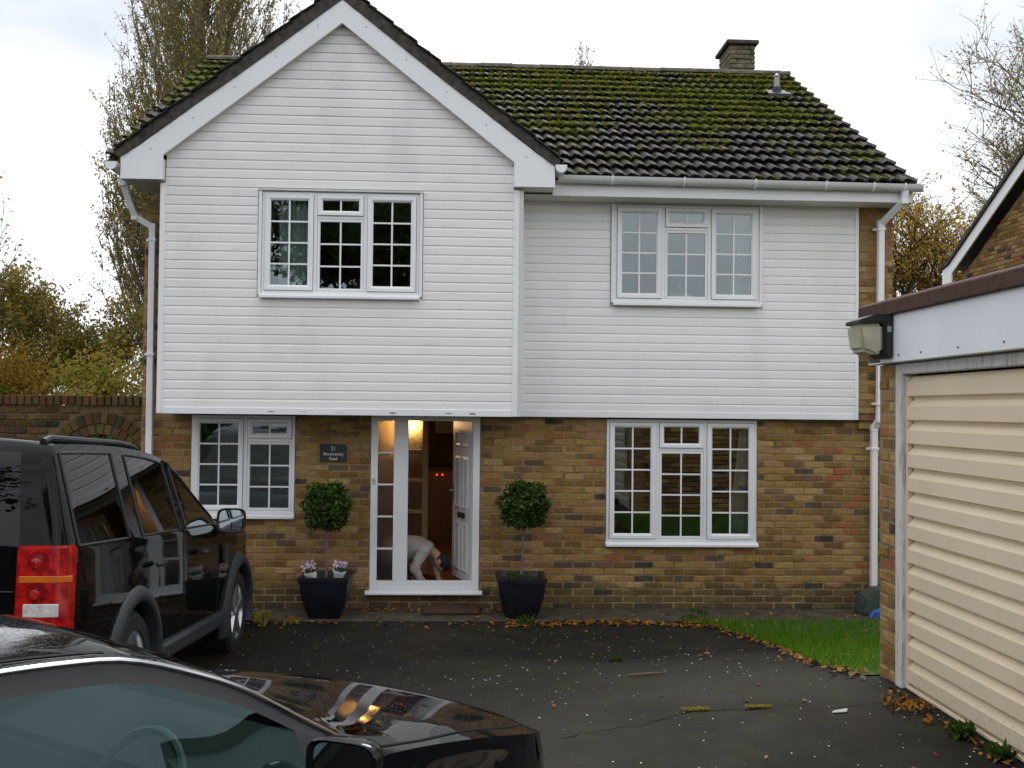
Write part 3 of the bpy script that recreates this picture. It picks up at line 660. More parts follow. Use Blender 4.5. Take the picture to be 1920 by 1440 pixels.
# ---- windows
def frame_ring(b, x0, x1, z0, z1, wd, y0, y1):
    b.box(x0, x1, y0, y1, z0, z0+wd); b.box(x0, x1, y0, y1, z1-wd, z1); b.box(x0, x0+wd, y0, y1, z0+wd, z1-wd); b.box(x1-wd, x1, y0, y1, z0+wd, z1-wd)
def sash_mesh(x0, x1, z0, z1, wd, y0, y1):
    """mitred casement with a sloping inner bevel"""
    b = MB(); o1 = [(x0, z0), (x1, z0), (x1, z1), (x0, z1)]; i1 = [(x0+wd*.62, z0+wd*.62), (x1-wd*.62, z0+wd*.62), (x1-wd*.62, z1-wd*.62), (x0+wd*.62, z1-wd*.62)]; i2 = [(x0+wd, z0+wd), (x1-wd, z0+wd), (x1-wd, z1-wd), (x0+wd, z1-wd)]
    rings = [[(p[0], y1, p[1]) for p in o1], [(p[0], y0, p[1]) for p in o1], [(p[0], y0, p[1]) for p in i1], [(p[0], y0+.016, p[1]) for p in i2], [(p[0], y1, p[1]) for p in i2]]
    b.v = [p for r_ in rings for p in r_]
    for i in range(5):
        for k in range(4): a, c_ = i*4, ((i+1) % 5)*4; b.f.append((a+k, a+(k+1) % 4, c_+(k+1) % 4, c_+k))
    return b
PM = {}
def panes(win, x0, x1, z0, z1, nx, nz, y, mat='glass'):
    dx, dz = (x1-x0)/nx, (z1-z0)/nz
    key = (round(dx, 3), round(dz, 3), mat)
    if key not in PM: PM[key] = MB().box(-dx/2+.0005, dx/2-.0005, -.002, .002, -dz/2+.0005, dz/2-.0005).mesh('pane', mat)
    for i in range(nx):
        for k in range(nz): link('pane', PM[key], win, Matrix.Translation((x0+dx*(i+.5), y, z0+dz*(k+.5))) @ Matrix.Rotation(random.gauss(0, .0035), 4, 'X') @ Matrix.Rotation(random.gauss(0, .0035), 4, 'Z'))
    g = .0085
    for i in range(1, nx): MB().box(x0+dx*i-g, x0+dx*i+g, y-.010, y-.003, z0, z1).build('glazing_bar', 'upvc', win)
    for k in range(1, nz): MB().box(x0, x1, y-.0095, y-.0032, z0+dz*k-g, z0+dz*k+g).build('glazing_bar', 'upvc', win)
def casement(win, x0, x1, z0, z1, nx, nz, y, wd=.056, proud=.018):
    sash_mesh(x0+.004, x1-.004, z0+.004, z1-.004, wd, y-proud, y+.05).build('sash', 'upvc', win, bevel=.003)
    panes(win, x0+wd+.002, x1-wd-.002, z0+wd+.002, z1-wd-.002, nx, nz, y+.012)
def fixed(win, x0, x1, z0, z1, nx, nz, y, wd=.028):
    b = MB(); frame_ring(b, x0+.002, x1-.002, z0+.002, z1-.002, wd, y+.004, y+.05); b.build('bead', 'upvc', win, bevel=.004)
    panes(win, x0+wd, x1-wd, z0+wd, z1-wd, nx, nz, y+.022)
def window3(x0, x1, z0, z1, y, sill=.05, surround=False):
    b = MB(); fw = .03
    frame_ring(b, x0, x1, z0, z1, fw, y, y+.07); W = x1-x0
    a, c_ = x0+W*.338, x0+W*.656; mu = .018
    b.box(a-mu, a+mu, y+.001, y+.069, z0+fw, z1-fw); b.box(c_-mu, c_+mu, y+.001, y+.069, z0+fw, z1-fw)
    H = z1-z0; zt = z1-H*.245
    b.box(a+mu, c_-mu, y+.002, y+.068, zt-.016, zt+.016)
    win = b.build('window', 'upvc', house, bevel=.003)
    casement(win, x0+fw, a-mu, z0+fw, z1-fw, 2, 4 if H < 1.2 else 5, y); casement(win, c_+mu, x1-fw, z0+fw, z1-fw, 2, 4 if H < 1.2 else 5, y)
    casement(win, a+mu, c_-mu, zt+.016, z1-fw, 2, 1, y, .05); fixed(win, a+mu, c_-mu, z0+fw, zt-.016, 2, 3 if H < 1.2 else 4, y)
    MB().prism([(y-sill-.015, z0-.052), (y-sill-.015, z0-.024), (y-.02, z0-.001), (y+.06, z0-.001), (y+.06, z0-.052)], x0-.012, x1+.012, 'x').build('sill', 'upvc', win, bevel=.004)
    if surround:
        for q0, q1 in ((x0-.032, x0-.002), (x1+.002, x1+.032)): MB().box(q0, q1, y-.022, y+.05, z0-.02, z1+.006).build('side_trim', 'upvc', win, bevel=.003)
        MB().box(x0-.04, x1+.04, y-.03, y+.05, z1+.007, z1+.026).build('head_trim', 'upvc_grey', win, bevel=.003)
    return win
window3(-2.115, -.485, 3.375, 4.435, -.615, .05, True)
window3(1.635, 3.255, 3.405, 4.475, -.125, .05, True)
window3(1.588, 3.272, .747, 2.10, -.005, .045)
# two-light window left of the door
x0, x1, z0, z1, y = -2.957, -1.843, 1.035, 2.10, -.005; b = MB(); frame_ring(b, x0, x1, z0, z1, .03, y, y+.07); a = x0+(x1-x0)*.52
b.box(a-.02, a+.02, y+.001, y+.069, z0+.03, z1-.03); b.box(a+.02, x1-.03, y+.002, y+.068, 1.815, 1.85); win = b.build('window', 'upvc', house, bevel=.003)
casement(win, x0+.03, a-.02, z0+.03, z1-.03, 2, 4, y, .055); casement(win, a+.02, x1-.03, 1.85, z1-.03, 2, 1, y, .055); fixed(win, a+.02, x1-.03, z0+.03, 1.815, 2, 3, y)
MB().prism([(y-.065, z0-.055), (y-.065, z0-.024), (y-.02, z0-.001), (y+.06, z0-.001), (y+.06, z0-.055)], x0-.012, x1+.012, 'x').build('sill', 'upvc', win, bevel=.004)
# ---- front door set
y = -.01; b = MB(); X0, X1, Z0, Z1 = -1.012, .182, .205, 2.115
b.box(X0, X0+.075, y, y+.075, Z0, Z1); b.box(X1-.075, X1, y, y+.075, Z0, Z1); b.box(X0+.075, X1-.075, y+.001, y+.074, Z0, Z0+.10); b.box(X0+.075, X1-.075, y+.001, y+.074, Z1-.055, Z1); b.box(-.762, -.605, y+.0005, y+.0745, Z0+.10, Z1-.055)
fr = b.build('door_frame', 'upvc', house, bevel=.004)
MB().prism([(y-.075, .165), (y-.075, .185), (y-.03, .204), (y+.075, .204), (y+.075, .165)], -1.055, .222, 'x').build('door_sill', 'upvc', fr, bevel=.003)
zs = np.linspace(Z0+.10, Z1-.055, 6)
for k in range(5): MB().box(-.936, -.763, y+.03, y+.036, zs[k]+.008, zs[k+1]-.008).build('pane', 'frosted', fr)
for k in range(1, 5): MB().box(-.9365, -.7625, y+.018, y+.05, zs[k]-.009, zs[k]+.009).build('glazing_bar', 'upvc', fr)
MB().box(-.992, -.962, y-.018, y-.001, 1.36, 1.435).build('door_bell', 'upvc_grey', fr, bevel=.004); MB().ball((-.977, y-.019, 1.40), .007).build('bell_push', 'black_plastic', fr)
# door leaf hinged on the right jamb, standing open into the hall
LW_, LH = .70, 1.80
leaf = bpy.data.objects.new('front_door', MB().box(-LW_, 0, 0, .044, 0, LH).mesh('front_door', 'upvc', bevel=.002)); COL.objects.link(leaf); leaf.parent = house
leaf.matrix_basis = Matrix.Translation(Vector((.095, .075, .255))-Vector(HX)) @ Matrix.Rotation(R(-72), 4, 'Z')
def onleaf(name, me): ob = bpy.data.objects.new(name, me); COL.objects.link(ob); ob.parent = leaf; return ob
for (a, c_) in ((-.60, -.385), (-.315, -.10)):
    for (d, e) in ((.09, .66), (.80, 1.40), (1.50, 1.70)):
        onleaf('panel', MB().add([(a, -.001, d), (c_, -.001, d), (c_, -.001, e), (a, -.001, e), (a+.03, -.014, d+.03), (c_-.03, -.014, d+.03), (c_-.03, -.014, e-.03), (a+.03, -.014, e-.03), (a+.045, -.006, d+.045), (c_-.045, -.006, d+.045), (c_-.045, -.006, e-.045), (a+.045, -.006, e-.045)],
            [(0, 1, 5, 4), (1, 2, 6, 5), (2, 3, 7, 6), (3, 0, 4, 7), (4, 5, 9, 8), (5, 6, 10, 9), (6, 7, 11, 10), (7, 4, 8, 11), (8, 9, 10, 11)]).mesh('panel', 'upvc'))
onleaf('letter_box', MB().box(-.475, -.225, -.014, -.001, .70, .765).mesh('letter_box', 'black_plastic', bevel=.003)); onleaf('flap', MB().box(-.455, -.245, -.019, -.0145, .715, .75).mesh('flap', 'trim_grey', bevel=.002))
onleaf('door_handle', MB().box(-.675, -.645, -.012, -.001, .88, 1.08).tube([(-.66, -.012, .99), (-.66, -.05, .99), (-.55, -.05, .99)], .009, 8).mesh('door_handle', 'steel'))

# ================================================================== THINGS INSIDE THE HOUSE
def curtain(x0, x1, z0, z1, y, mat, label, flare=0., nf=5):
    b = MB(); N = 60
    for r_, z in enumerate(np.linspace(z0, z1, 5)):
        t_ = 1-(z-z0)/(z1-z0); sp = 1+flare*t_
        for i in range(N):
            u = i/(N-1); b.v.append((x1-(x1-x0)*(1-u)*sp, y+.028*math.sin(u*nf*2*math.pi)+.012*math.sin(u*17+r_), z))
    b.f = [(r_*N+i, r_*N+i+1, (r_+1)*N+i+1, (r_+1)*N+i) for r_ in range(4) for i in range(N-1)]
    ob = b.build('curtain', mat, smooth=R(80)); md = ob.modifiers.new('thick', 'SOLIDIFY'); md.thickness = .003
    return tag(ob, label, 'curtain')
curtain(-1.96, -1.63, 3.37, 4.43, -.50, 'curtain', 'grey-green curtain in the left of the gable bedroom window', nf=6)
curtain(3.06, 3.24, 3.38, 4.45, .18, 'curtain_white', 'white net curtain at the right of the upstairs right window', .25, 3)
curtain(3.13, 3.26, .72, 2.08, .14, 'curtain_white', 'white curtain at the right of the ground floor right window', 1.1, 3)
curtain(1.62, 1.80, 3.38, 3.62, .22, 'curtain_blue', 'blue cloth low in the left of the upstairs right window', 0, 2)
t_ = thing('white_bundle', (2.45, .02, 3.40), 'white bundle with a thin curved stalk on the upstairs right window sill', 'ornament')
MB().ball((2.42, .02, 3.47), .1, (1.5, .6, .45), 14, 8).build('bundle', 'curtain_white', t_, smooth=True); MB().ball((2.58, .02, 3.45), .05, (1.8, .7, .5)).build('end', 'curtain_white', t_, smooth=True)
MB().tube([(2.43, .02, 3.50), (2.42, .02, 3.56), (2.39, .02, 3.60), (2.36, .02, 3.60)], .009, 6).build('stalk', 'curtain_white', t_, smooth=True)
# glazed inner screen
t_ = thing('glazed_screen', (-.57, 1.3, .171), 'oak framed glazed screen in the hall behind the open doorway', 'screen')
b = MB(); b.box(-.50, -.43, 1.28, 1.33, .172, 2.28); b.box(-1.25, -1.19, 1.28, 1.33, .172, 2.28); zs = [.25, .55, .93, 1.31, 1.67, 2.25]
for z in zs: b.box(-1.189, -.501, 1.285, 1.325, z-.022, z+.022)
b.box(-1.189, -.501, 1.285, 1.325, .172, .227)
b.build('frame', 'oak', t_, bevel=.004)
for a, c_ in zip(zs, zs[1:]): MB().box(-1.188, -.502, 1.302, 1.308, a+.023, c_-.023).build('pane', 'obscure', t_)
t_ = thing('ceiling_lamp', (-.72, 2.1, 2.299), 'warm lit ceiling lamp in the hall behind the glazed screen', 'lamp')
MB().tube([(-.72, 2.1, 2.298), (-.72, 2.1, 2.20)], .008).build('stem', 'steel', t_); MB().ball((-.72, 2.1, 2.13), .07).build('globe', 'lamp_glow', t_, smooth=True)
pl = bpy.data.lights.new('hall_light', 'POINT'); pl.energy = 14; pl.color = (1, .6, .25); pl.shadow_soft_size = .07; po = bpy.data.objects.new('hall_light', pl); COL.objects.link(po); po.location = (-.72, 2.1, 2.02)
# kitchen beyond
t_ = thing('kitchen_unit', (-.2, 4.9, .171), 'brown kitchen cooker unit with two red lights at the back of the hall', 'cooker')
MB().box(-.75, .30, 4.3, 5.15, .172, 1.26).build('cabinet', 'kitchen', t_, bevel=.004); MB().box(-.78, .33, 4.26, 5.15, 1.261, 1.30).build('worktop', 'cabin', t_, bevel=.004)
for x in (-.40, -.315): MB().ball((x, 4.295, 1.19), .012).build('indicator_light', 'led_red', t_)
for x in (-.72, -.30): MB().box(x, x+.38, 4.285, 4.299, .25, 1.10).build('cupboard_door', 'kitchen', t_, bevel=.003)
tag(MB().lathe([(.001, 0), (.037, 0), (.037, .18), (.013, .24), (.013, .30), (.001, .30)], (-.62, 4.45, 1.301), 14).build('bottle', 'bottle_green', smooth=True), 'green glass bottle standing on the kitchen worktop', 'bottle')
t_ = thing('wall_cupboard', (-.2, 5.0, 1.85), 'wall cupboard above the cooker at the back of the hall', 'cupboard')
MB().box(-.45, .30, 4.85, 5.19, 1.80, 2.29).build('carcass', 'kitchen', t_, bevel=.004); MB().box(-.44, -.08, 4.83, 4.849, 1.81, 2.28).build('door', 'kitchen', t_, bevel=.004)
t_ = thing('chair', (-2.05, .75, .171), 'chair with a pale looped metal back just inside the window left of the door', 'chair')
b = MB(); b.tube([(-2.0+.12*math.cos(q)-.0, .62+.05*math.sin(q), 1.18+.14*math.sin(q)) for q in np.linspace(-.6, 3.6, 12)], .008, 6); b.tube([(-2.11, .62, 1.12), (-2.14, .63, .62)], .008, 6); b.tube([(-1.9, .6, 1.1), (-1.88, .62, .62)], .008, 6); b.build('backrest', 'steel', t_, smooth=True)
MB().box(-2.2, -1.82, .6, .98, .58, .62).build('seat', 'cabin_light', t_, bevel=.01)
for x in (-2.18, -1.85):
    for yq in (.62, .95): MB().tube([(x, yq, .172), (x, yq, .58)], .012, 6).build('leg', 'steel', t_)

# ================================================================== GARAGE
GX = 2.65
gar = thing('garage', (GX, -5.1, .55), 'flat roofed brick garage with cream ribbed up-and-over door', 'garage')
def sidebrick(part, x, y0, y1, z0, z1, mat, nobj=True, isl=None):
    for yc, zc, L in lay(y0, y1, z0, z1, []):
        link('brick', bmesh_for(L, mat), part, Matrix.Translation((x+random.uniform(-.004, .003), yc, zc)) @ Matrix.Rotation(R(-90), 4, 'Z'))
pier = MB().box(GX+.005, GX+.24, -5.10, -4.845, .45, 2.50).build('pier', 'mortar', gar)
sidebrick(pier, GX, -5.10, -4.84, .47, 2.50, 'brick_obj')
bw = MB().box(GX+.24, 7.6, -5.09, -4.86, .1, 2.50).build('side_wall', 'mortar', gar); b = MB()
for x, z, L in lay(GX+.06, 7.6, .1, 2.5, []): b.box(x-L/2, x+L/2, -4.86, -4.843, z-BH/2, z+BH/2)
stuffpart(b.build('bricks', 'brick_isl', bw, bevel=.004))
MB().box(GX+.012, GX+.24, -8.0, -7.55, .45, 2.50).build('pier', 'brick_far', gar)
MB().box(7.4, 7.6, -9.6, -5.10, .4, 2.50).build('rear_wall', 'brick_far', gar); MB().box(GX+.24, 7.39, -8.0, -7.8, .4, 2.50).build('side_wall', 'brick_far', gar)
# frame
fr = MB(); fr.box(GX-.01, GX+.09, -5.19, -5.105, .545, 2.50); fr.box(GX-.01, GX+.09, -7.545, -7.46, .545, 2.50); fr.box(GX-.008, GX+.088, -7.459, -5.191, 2.435, 2.50); fr.build('door_frame', 'old_white', gar, bevel=.006)
MB().box(GX+.02, GX+.05, -5.215, -5.1915, .56, 2.42).build('door_stop', 'garage_cream', gar)
# door: one pressed panel per rib
door = MB().box(GX+.055, GX+.075, -7.455, -5.217, .565, 2.42).build('garage_door', 'garage_cream', gar)
nr = 13; ph = (2.425-.575)/nr
for k in range(nr):
    z0 = .575+k*ph; d0, d1 = GX+.018, GX+.054
    pr = [(d1, z0), (d1, z0+.010), (d0, z0+.022), (d0, z0+ph*.70), (d0+.004, z0+ph*.735), (d1-.006, z0+ph*.95), (d1, z0+ph*.985)]
    b = MB(); N = len(pr)
    for yq in (-7.453, -5.219):
        for p in pr: b.v.append((p[0], yq, p[1]))
    b.f = [(i, i+1, N+i+1, N+i) for i in range(N-1)]+[tuple(range(N-1, -1, -1)), tuple(range(N, 2*N))]
    b.build('panel', 'garage_foot' if k == 0 else 'garage_cream', door)
MB().box(GX+.01, GX+.055, -7.453, -5.219, .555, .574).build('bottom_rail', 'garage_foot', door, bevel=.003)
# fascia and felt edge
fa = MB().box(GX-.085, GX-.060, -8.1, -5.055, 2.505, 2.812).build('fascia', 'fascia_white', gar, bevel=.003)
for yq in (-5.33, -5.62, -6.05, -6.5, -7.0): MB().ball((GX-.0855, yq, 2.545), .006).build('nail', 'trim_grey', fa)
MB().box(GX-.06, 7.7, -8.1, -4.82, 2.505, 2.515).build('fascia_soffit', 'old_white', gar)
MB().box(GX-.059, 7.7, -5.053, -4.82, 2.52, 2.81).build('side_fascia', 'wood_dark', gar, bevel=.003)
b = MB(); b.prism([(GX-.115, 2.79), (GX-.115, 2.875), (GX-.08, 2.895), (7.75, 2.88), (7.75, 2.81), (GX-.086, 2.813), (GX-.087, 2.79)], -8.1, -4.78); b.build('roof_felt', 'felt_brown', gar, bevel=.006)
# floodlight on the corner of the fascia
t_ = thing('floodlight', (GX-.09, -5.14, 2.52), 'black cased floodlight with yellowed lens on the garage fascia corner', 'floodlight')
MB().prism([(GX-.30, 2.735), (GX-.30, 2.755), (GX-.20, 2.79), (GX-.088, 2.795), (GX-.088, 2.53), (GX-.125, 2.53), (GX-.14, 2.56), (GX-.14, 2.74)], -5.26, -5.02).build('housing', 'black_plastic', t_, bevel=.012, seg=2)
MB().prism([(GX-.292, 2.733), (GX-.142, 2.738), (GX-.142, 2.565), (GX-.19, 2.545), (GX-.27, 2.575)], -5.245, -5.035).build('lens', 'flood_lens', t_, bevel=.018, seg=2)
MB().box(GX-.125, GX-.10, -5.2625, -5.2602, 2.685, 2.72).build('sticker', 'paper', t_)

# ================================================================== NEIGHBOURING HOUSE
NX_ = 9.6; E1, AP = 8.0, 3.6; EZ_, AZ_ = 4.82, 7.30
nb = thing('neighbour_house', (NX_, 4, 0), 'neighbouring brick house with white bargeboard beyond the garage', 'house')
ga_ = MB().prism([(-.8, -.1), (E1, -.1), (E1, EZ_), (AP, AZ_), (-.8, EZ_)], NX_+.012, NX_+.3, 'x').build('gable_wall', 'mortar', nb)
b = MB(); sl_ = (AZ_-EZ_)/(E1-AP)
for yc, zc, L in lay(-.8, E1, 2.4, 7.2, []):
    if zc > AZ_-sl_*abs(yc-AP)-.05: continue
    b.box(NX_, NX_+.03, yc-L/2, yc+L/2, zc-BH/2, zc+BH/2)
stuffpart(b.build('bricks', 'brick_far', ga_, bevel=.004))
for s_ in (1, -1):
    F_ = lambda d, z: (AP+s_*d, z)
    D = E1-AP
    poly = [F_(0, AZ_+.30), F_(D+.05, AZ_+.30-sl_*(D+.05)), F_(D+.32, EZ_+.20), F_(D+.32, EZ_-.08), F_(D-.05, EZ_-.08), F_(D-.05, EZ_+.09), F_(0, AZ_+.06)]
    MB().prism(poly, NX_-.20, NX_-.17, 'x').build('bargeboard', 'upvc', nb, bevel=.003)
    MB().prism([F_(D+.31, EZ_-.078), F_(D-.04, EZ_-.078), F_(D-.04, EZ_-.06), F_(D+.31, EZ_-.06)], NX_-.169, NX_+.3, 'x').build('box_end', 'upvc', nb)
    MB().prism([F_(0, AZ_+.31), F_(D+.06, AZ_+.31-sl_*(D+.06)), F_(D+.36, EZ_+.215), F_(D+.36, EZ_+.27), F_(D+.06, AZ_+.39-sl_*(D+.06)), F_(0, AZ_+.39)], NX_-.24, 17., 'x').build('roof_slope', 'verge', nb)
MB().box(NX_+.3, 16.8, -.7, -.5, -.1, EZ_).build('wall', 'brick_far', nb); MB().box(NX_+.3, 16.8, E1-.25, E1, -.1, EZ_).build('wall', 'brick_far', nb)

# ================================================================== GARDEN WALL WITH ARCH
gw = thing('garden_wall', (-5.4, .1, 0), 'old brown brick garden wall with a round arched opening beside the house', 'wall')
ac, az_, ri, ro, ro2 = -3.955, 1.52, .36, .475, .60
b = MB(); aa = np.linspace(math.pi, 0, 25)
b.prism([(-8., 0), (ac-ri, 0)]+[(ac+ri*math.cos(q), az_+ri*math.sin(q)) for q in aa]+[(ac+ri, 0), (-3.505, 0), (-3.505, 2.19), (-8., 2.19)], .062, .25)
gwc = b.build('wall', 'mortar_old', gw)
k_ = 0
for x, z, L in lay(-8., -3.51, 0, 2.175, []):
    d = math.hypot(x-ac, max(0, z-az_)); 
    if (z > az_ and math.hypot(max(0, abs(x-ac)-L*.5), z-az_) < ro2+.025) or (z <= az_ and abs(x-ac) < ri+.11): continue
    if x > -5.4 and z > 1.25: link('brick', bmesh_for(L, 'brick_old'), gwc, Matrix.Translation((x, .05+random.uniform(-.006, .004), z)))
for ring, (r0, r1, nv_) in enumerate(((ri, ro-.01, 15), (ro, ro2, 20))):
    for i in range(nv_):
        q = math.pi*(i+.5)/nv_; hw = math.pi/nv_*(r0+r1)/4-.006
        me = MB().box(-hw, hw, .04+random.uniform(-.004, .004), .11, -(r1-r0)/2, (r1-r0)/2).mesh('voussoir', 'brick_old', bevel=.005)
        rm = (r0+r1)/2; link('voussoir', me, gwc, Matrix.Translation((ac+rm*math.cos(q), 0, az_+rm*math.sin(q))) @ Matrix.Rotation(math.pi/2-q, 4, 'Y'))
x = -7.99
while x < -3.56:
    wd = .066; me = MB().box(-.031, .031, .02, .26, -.052, .052).mesh('coping_brick', 'brick_old', bevel=.006)
    link('coping_brick', me, gwc, Matrix.Translation((x+.037, random.uniform(-.006, .006), 2.245+random.uniform(-.004, .004)))); x += .077
# washing line with pegs seen through the arch
t_ = thing('washing_line', (-3.95, 2.3, 1.7), 'yellow washing line with blue pegs seen through the garden wall arch', 'washing line')
MB().tube([(-5.5, 2.3, 1.87), (-4.2, 2.3, 1.80), (-2.9+.0, 2.3, 1.86)], .006, 6).build('line', 'lamp_amber', t_)
for x in (-4.32, -4.22, -4.02): MB().box(x-.008, x+.008, 2.285, 2.315, 1.775, 1.86).build('peg', 'blue_plastic', t_, bevel=.003)

# ================================================================== CARS
def PI_(x, tab):   # smooth monotone-ish interpolation through a table
    xs, ys = zip(*tab); xs = np.array(xs, float); ys = np.array(ys, float)
    h = np.diff(xs); dl = np.diff(ys)/h; m_ = np.zeros(len(xs)); m_[0] = dl[0]; m_[-1] = dl[-1]
    for i in range(1, len(xs)-1): m_[i] = 0 if dl[i-1]*dl[i] <= 0 else 2*dl[i-1]*dl[i]/(dl[i-1]+dl[i])
    x = min(max(x, xs[0]), xs[-1]); i = min(int(np.searchsorted(xs, x, 'right')-1), len(xs)-2); t_ = (x-xs[i])/h[i]
    return (2*t_**3-3*t_**2+1)*ys[i]+(t_**3-2*t_**2+t_)*h[i]*m_[i]+(-2*t_**3+3*t_**2)*ys[i+1]+(t_**3-t_**2)*h[i]*m_[i+1]
class Loft:
    """car shell: cross-sections from sill to the middle of the roof"""
    def __init__(s, ys, T, wheels, wr, lip=.03, frame=.05, crown=.8):
        s.ys = sorted(set(round(float(y), 4) for y in ys)); s.T = T; s.g = []
        for y in s.ys:
            b0 = PI_(y, T['bot'])
            for wy, wz in wheels:
                if abs(y-wy) < wr: b0 = max(b0, wz+math.sqrt(wr*wr-(y-wy)**2))
            xB, zB = PI_(y, T['bx']), PI_(y, T['bz']); xR, zR, zC = PI_(y, T['rx']), PI_(y, T['rz']), PI_(y, T['cz']); bul = PI_(y, T['bulge'])
            row = []
            for t_ in (0, .16, .36, .56, .74, .88):
                z = b0+(zB-b0)*t_; u = (z-.35)/(zB-.35) if zB > .36 else 0; u = min(max(u, 0), 1)
                row.append((xB+bul*math.sin(math.pi*min(1, u*.95+.12))*.9-.02*(1-u), z))
            row.append((xB, zB))
            dx, dz = xR-xB, zR-zB; L = math.hypot(dx, dz)+1e-6; l1 = min(lip, L*.3); l2 = min(frame, L*.3)
            row.append((xB+dx*l1/L, zB+dz*l1/L)); row.append((xB+dx*(L-l2)/L+.004, zB+dz*(L-l2)/L)); row.append((xR, zR))
            for q in (.93, .80, .58, .3, 0): row.append((xR*q, zR+(zC-zR)*(1-q*q)**crown))
            s.g.append(row)
        s.n = len(s.g[0])
    def build(s, cls, mats, parent):
        """cls(ymid, row) -> part name; sides split for names ending in _side"""
        P = {}
        for i in range(len(s.ys)-1):
            ym = (s.ys[i]+s.ys[i+1])/2
            for j in range(s.n-1):
                nm = cls(ym, j)
                if not nm: continue
                q = [(s.g[a][c_][0], s.ys[a], s.g[a][c_][1]) for a, c_ in ((i, j), (i+1, j), (i+1, j+1), (i, j+1))]
                for sd in (1, -1):
                    key = nm if not nm.startswith('side') else nm+('R' if sd > 0 else 'L')
                    d = P.setdefault(key, ([], [], {})); ids = []
                    for p in q:
                        p = (round(p[0]*sd, 5), round(p[1], 5), round(p[2], 5))
                        if p not in d[2]: d[2][p] = len(d[0]); d[0].append(p)
                        ids.append(d[2][p])
                    ids = ids if sd > 0 else ids[::-1]; ids = list(dict.fromkeys(ids))
                    if len(ids) > 2: d[1].append(tuple(ids))
        for e in (0, -1):   # end caps
            ring = [(p[0], s.ys[e], p[1]) for p in s.g[e]]; ring += [(-p[0], s.ys[e], p[1]) for p in s.g[e][-2::-1]]
            d = P['body']; k0 = len(d[0]); d[0].extend(ring); d[1].append(tuple(range(k0, k0+len(ring))))
        out = {}
        for key, (v, f, _) in P.items():
            b = MB(); b.v = v; b.f = f; base = key[5:-1] if key.startswith('side') else key
            out[key] = b.build(base, mats[base], parent, smooth=R(32), fixn=True)
        return out
    def at(s, y, j):
        return (np.interp(y, s.ys, [r_[j][0] for r_ in s.g]), y, np.interp(y, s.ys, [r_[j][1] for r_ in s.g]))
def wheel(parent, c, r, rr, wd, side, spokes=5, name='wheel'):
    tp = MB().lathe([(rr, -wd/2), (r-.03, -wd/2), (r, -wd/2+.03), (r, wd/2-.03), (r-.03, wd/2), (rr+.01, wd/2), (rr, wd/2-.02), (rr-.015, wd/2-.06), (rr-.02, -wd/2)], c, 36, 'x').build(name, 'tyre', parent, smooth=R(40))
    xo = c[0]+side*(wd/2-.012)
    b = MB(); ang = np.linspace(0, 2*math.pi, 37)
    b.lathe([(rr, side*(wd/2-.03)), (rr+.004, side*(wd/2-.008)), (rr-.018, side*(wd/2-.006)), (rr-.03, side*(wd/2-.05)), (rr-.03, -side*wd*.3)], c, 36, 'x')
    for k in range(spokes):
        a = 2*math.pi*k/spokes+.3; ca, sa = math.cos(a), math.sin(a)
        def Q(rad, off, dx): return (xo+side*dx, c[1]+rad*ca-off*sa, c[2]+rad*sa+off*ca)
        v = [Q(.03, -.035, -.03), Q(.03, .035, -.03), Q(rr-.015, .052, -.018), Q(rr-.015, -.052, -.018), Q(.03, -.022, .0), Q(.03, .022, .0), Q(rr-.02, .036, .006), Q(rr-.02, -.036, .006)]
        b.add(v, [(0, 1, 5, 4), (1, 2, 6, 5), (2, 3, 7, 6), (3, 0, 4, 7), (4, 5, 6, 7)])
    b.lathe([(.055, -.03), (.055, .004), (.04, .012), (.0005, .013)], (xo, c[1], c[2]), 16, 'x') if side > 0 else b.lathe([(.055, .03), (.055, -.004), (.04, -.012), (.0005, -.013)], (xo, c[1], c[2]), 16, 'x')
    b.build('rim', 'alloy', tp, smooth=R(30))
    MB().lathe([(rr-.035, 0), (.0005, 0)], (xo-side*.10, c[1], c[2]), 24, 'x').build('brake_backing', 'black_plastic', tp)
    return tp
def well(parent, y, z, r, x0, x1, name='wheel_well'):
    a = np.linspace(-.35, math.pi+.35, 22); b = MB()
    for x in (x0, x1):
        for q in a: b.v.append((x, y+r*math.cos(q), z+r*math.sin(q)))
    n_ = len(a); b.f = [(k, k+1, n_+k+1, n_+k) for k in range(n_-1)]+[tuple(range(n_))]
    b.build(name, 'black_plastic', parent)
def flare(parent, y, z, r0, r1, x0, x1, a0=-.30, a1=math.pi+.30):
    b = MB(); a = np.linspace(a0, a1, 28); pr = [(r0, x0), (r0, x1-.012), (r0+.012, x1), (r0+(r1-r0)*.55, x1-.004), (r1-.004, x0+.03), (r1, x0)]
    for q in a:
        for r_, x in pr: b.v.append((x, y+r_*math.cos(q), z+r_*math.sin(q)))
    m_ = len(pr); b.f = [(i*m_+k, i*m_+(k+1) % m_, (i+1)*m_+(k+1) % m_, (i+1)*m_+k) for i in range(len(a)-1) for k in range(m_)]
    b.build('arch_trim', 'trim_grey', parent, smooth=R(50))
def seats(parent, spots, mat, zb=.45):
    for x, y in spots:
        s_ = MB().prism([(y-.05, zb), (y+.48, zb+.04), (y+.50, zb+.16), (y+.02, zb+.13), (y-.16, zb+.66), (y-.30, zb+.62), (y-.14, zb)], x-.24, x+.24, 'x').build('seat', mat, parent, bevel=.04, seg=2, smooth=True)
        MB().box(x-.13, x+.13, y-.33, y-.23, zb+.68, zb+.88).build('headrest', mat, s_, bevel=.03, seg=2, smooth=True)
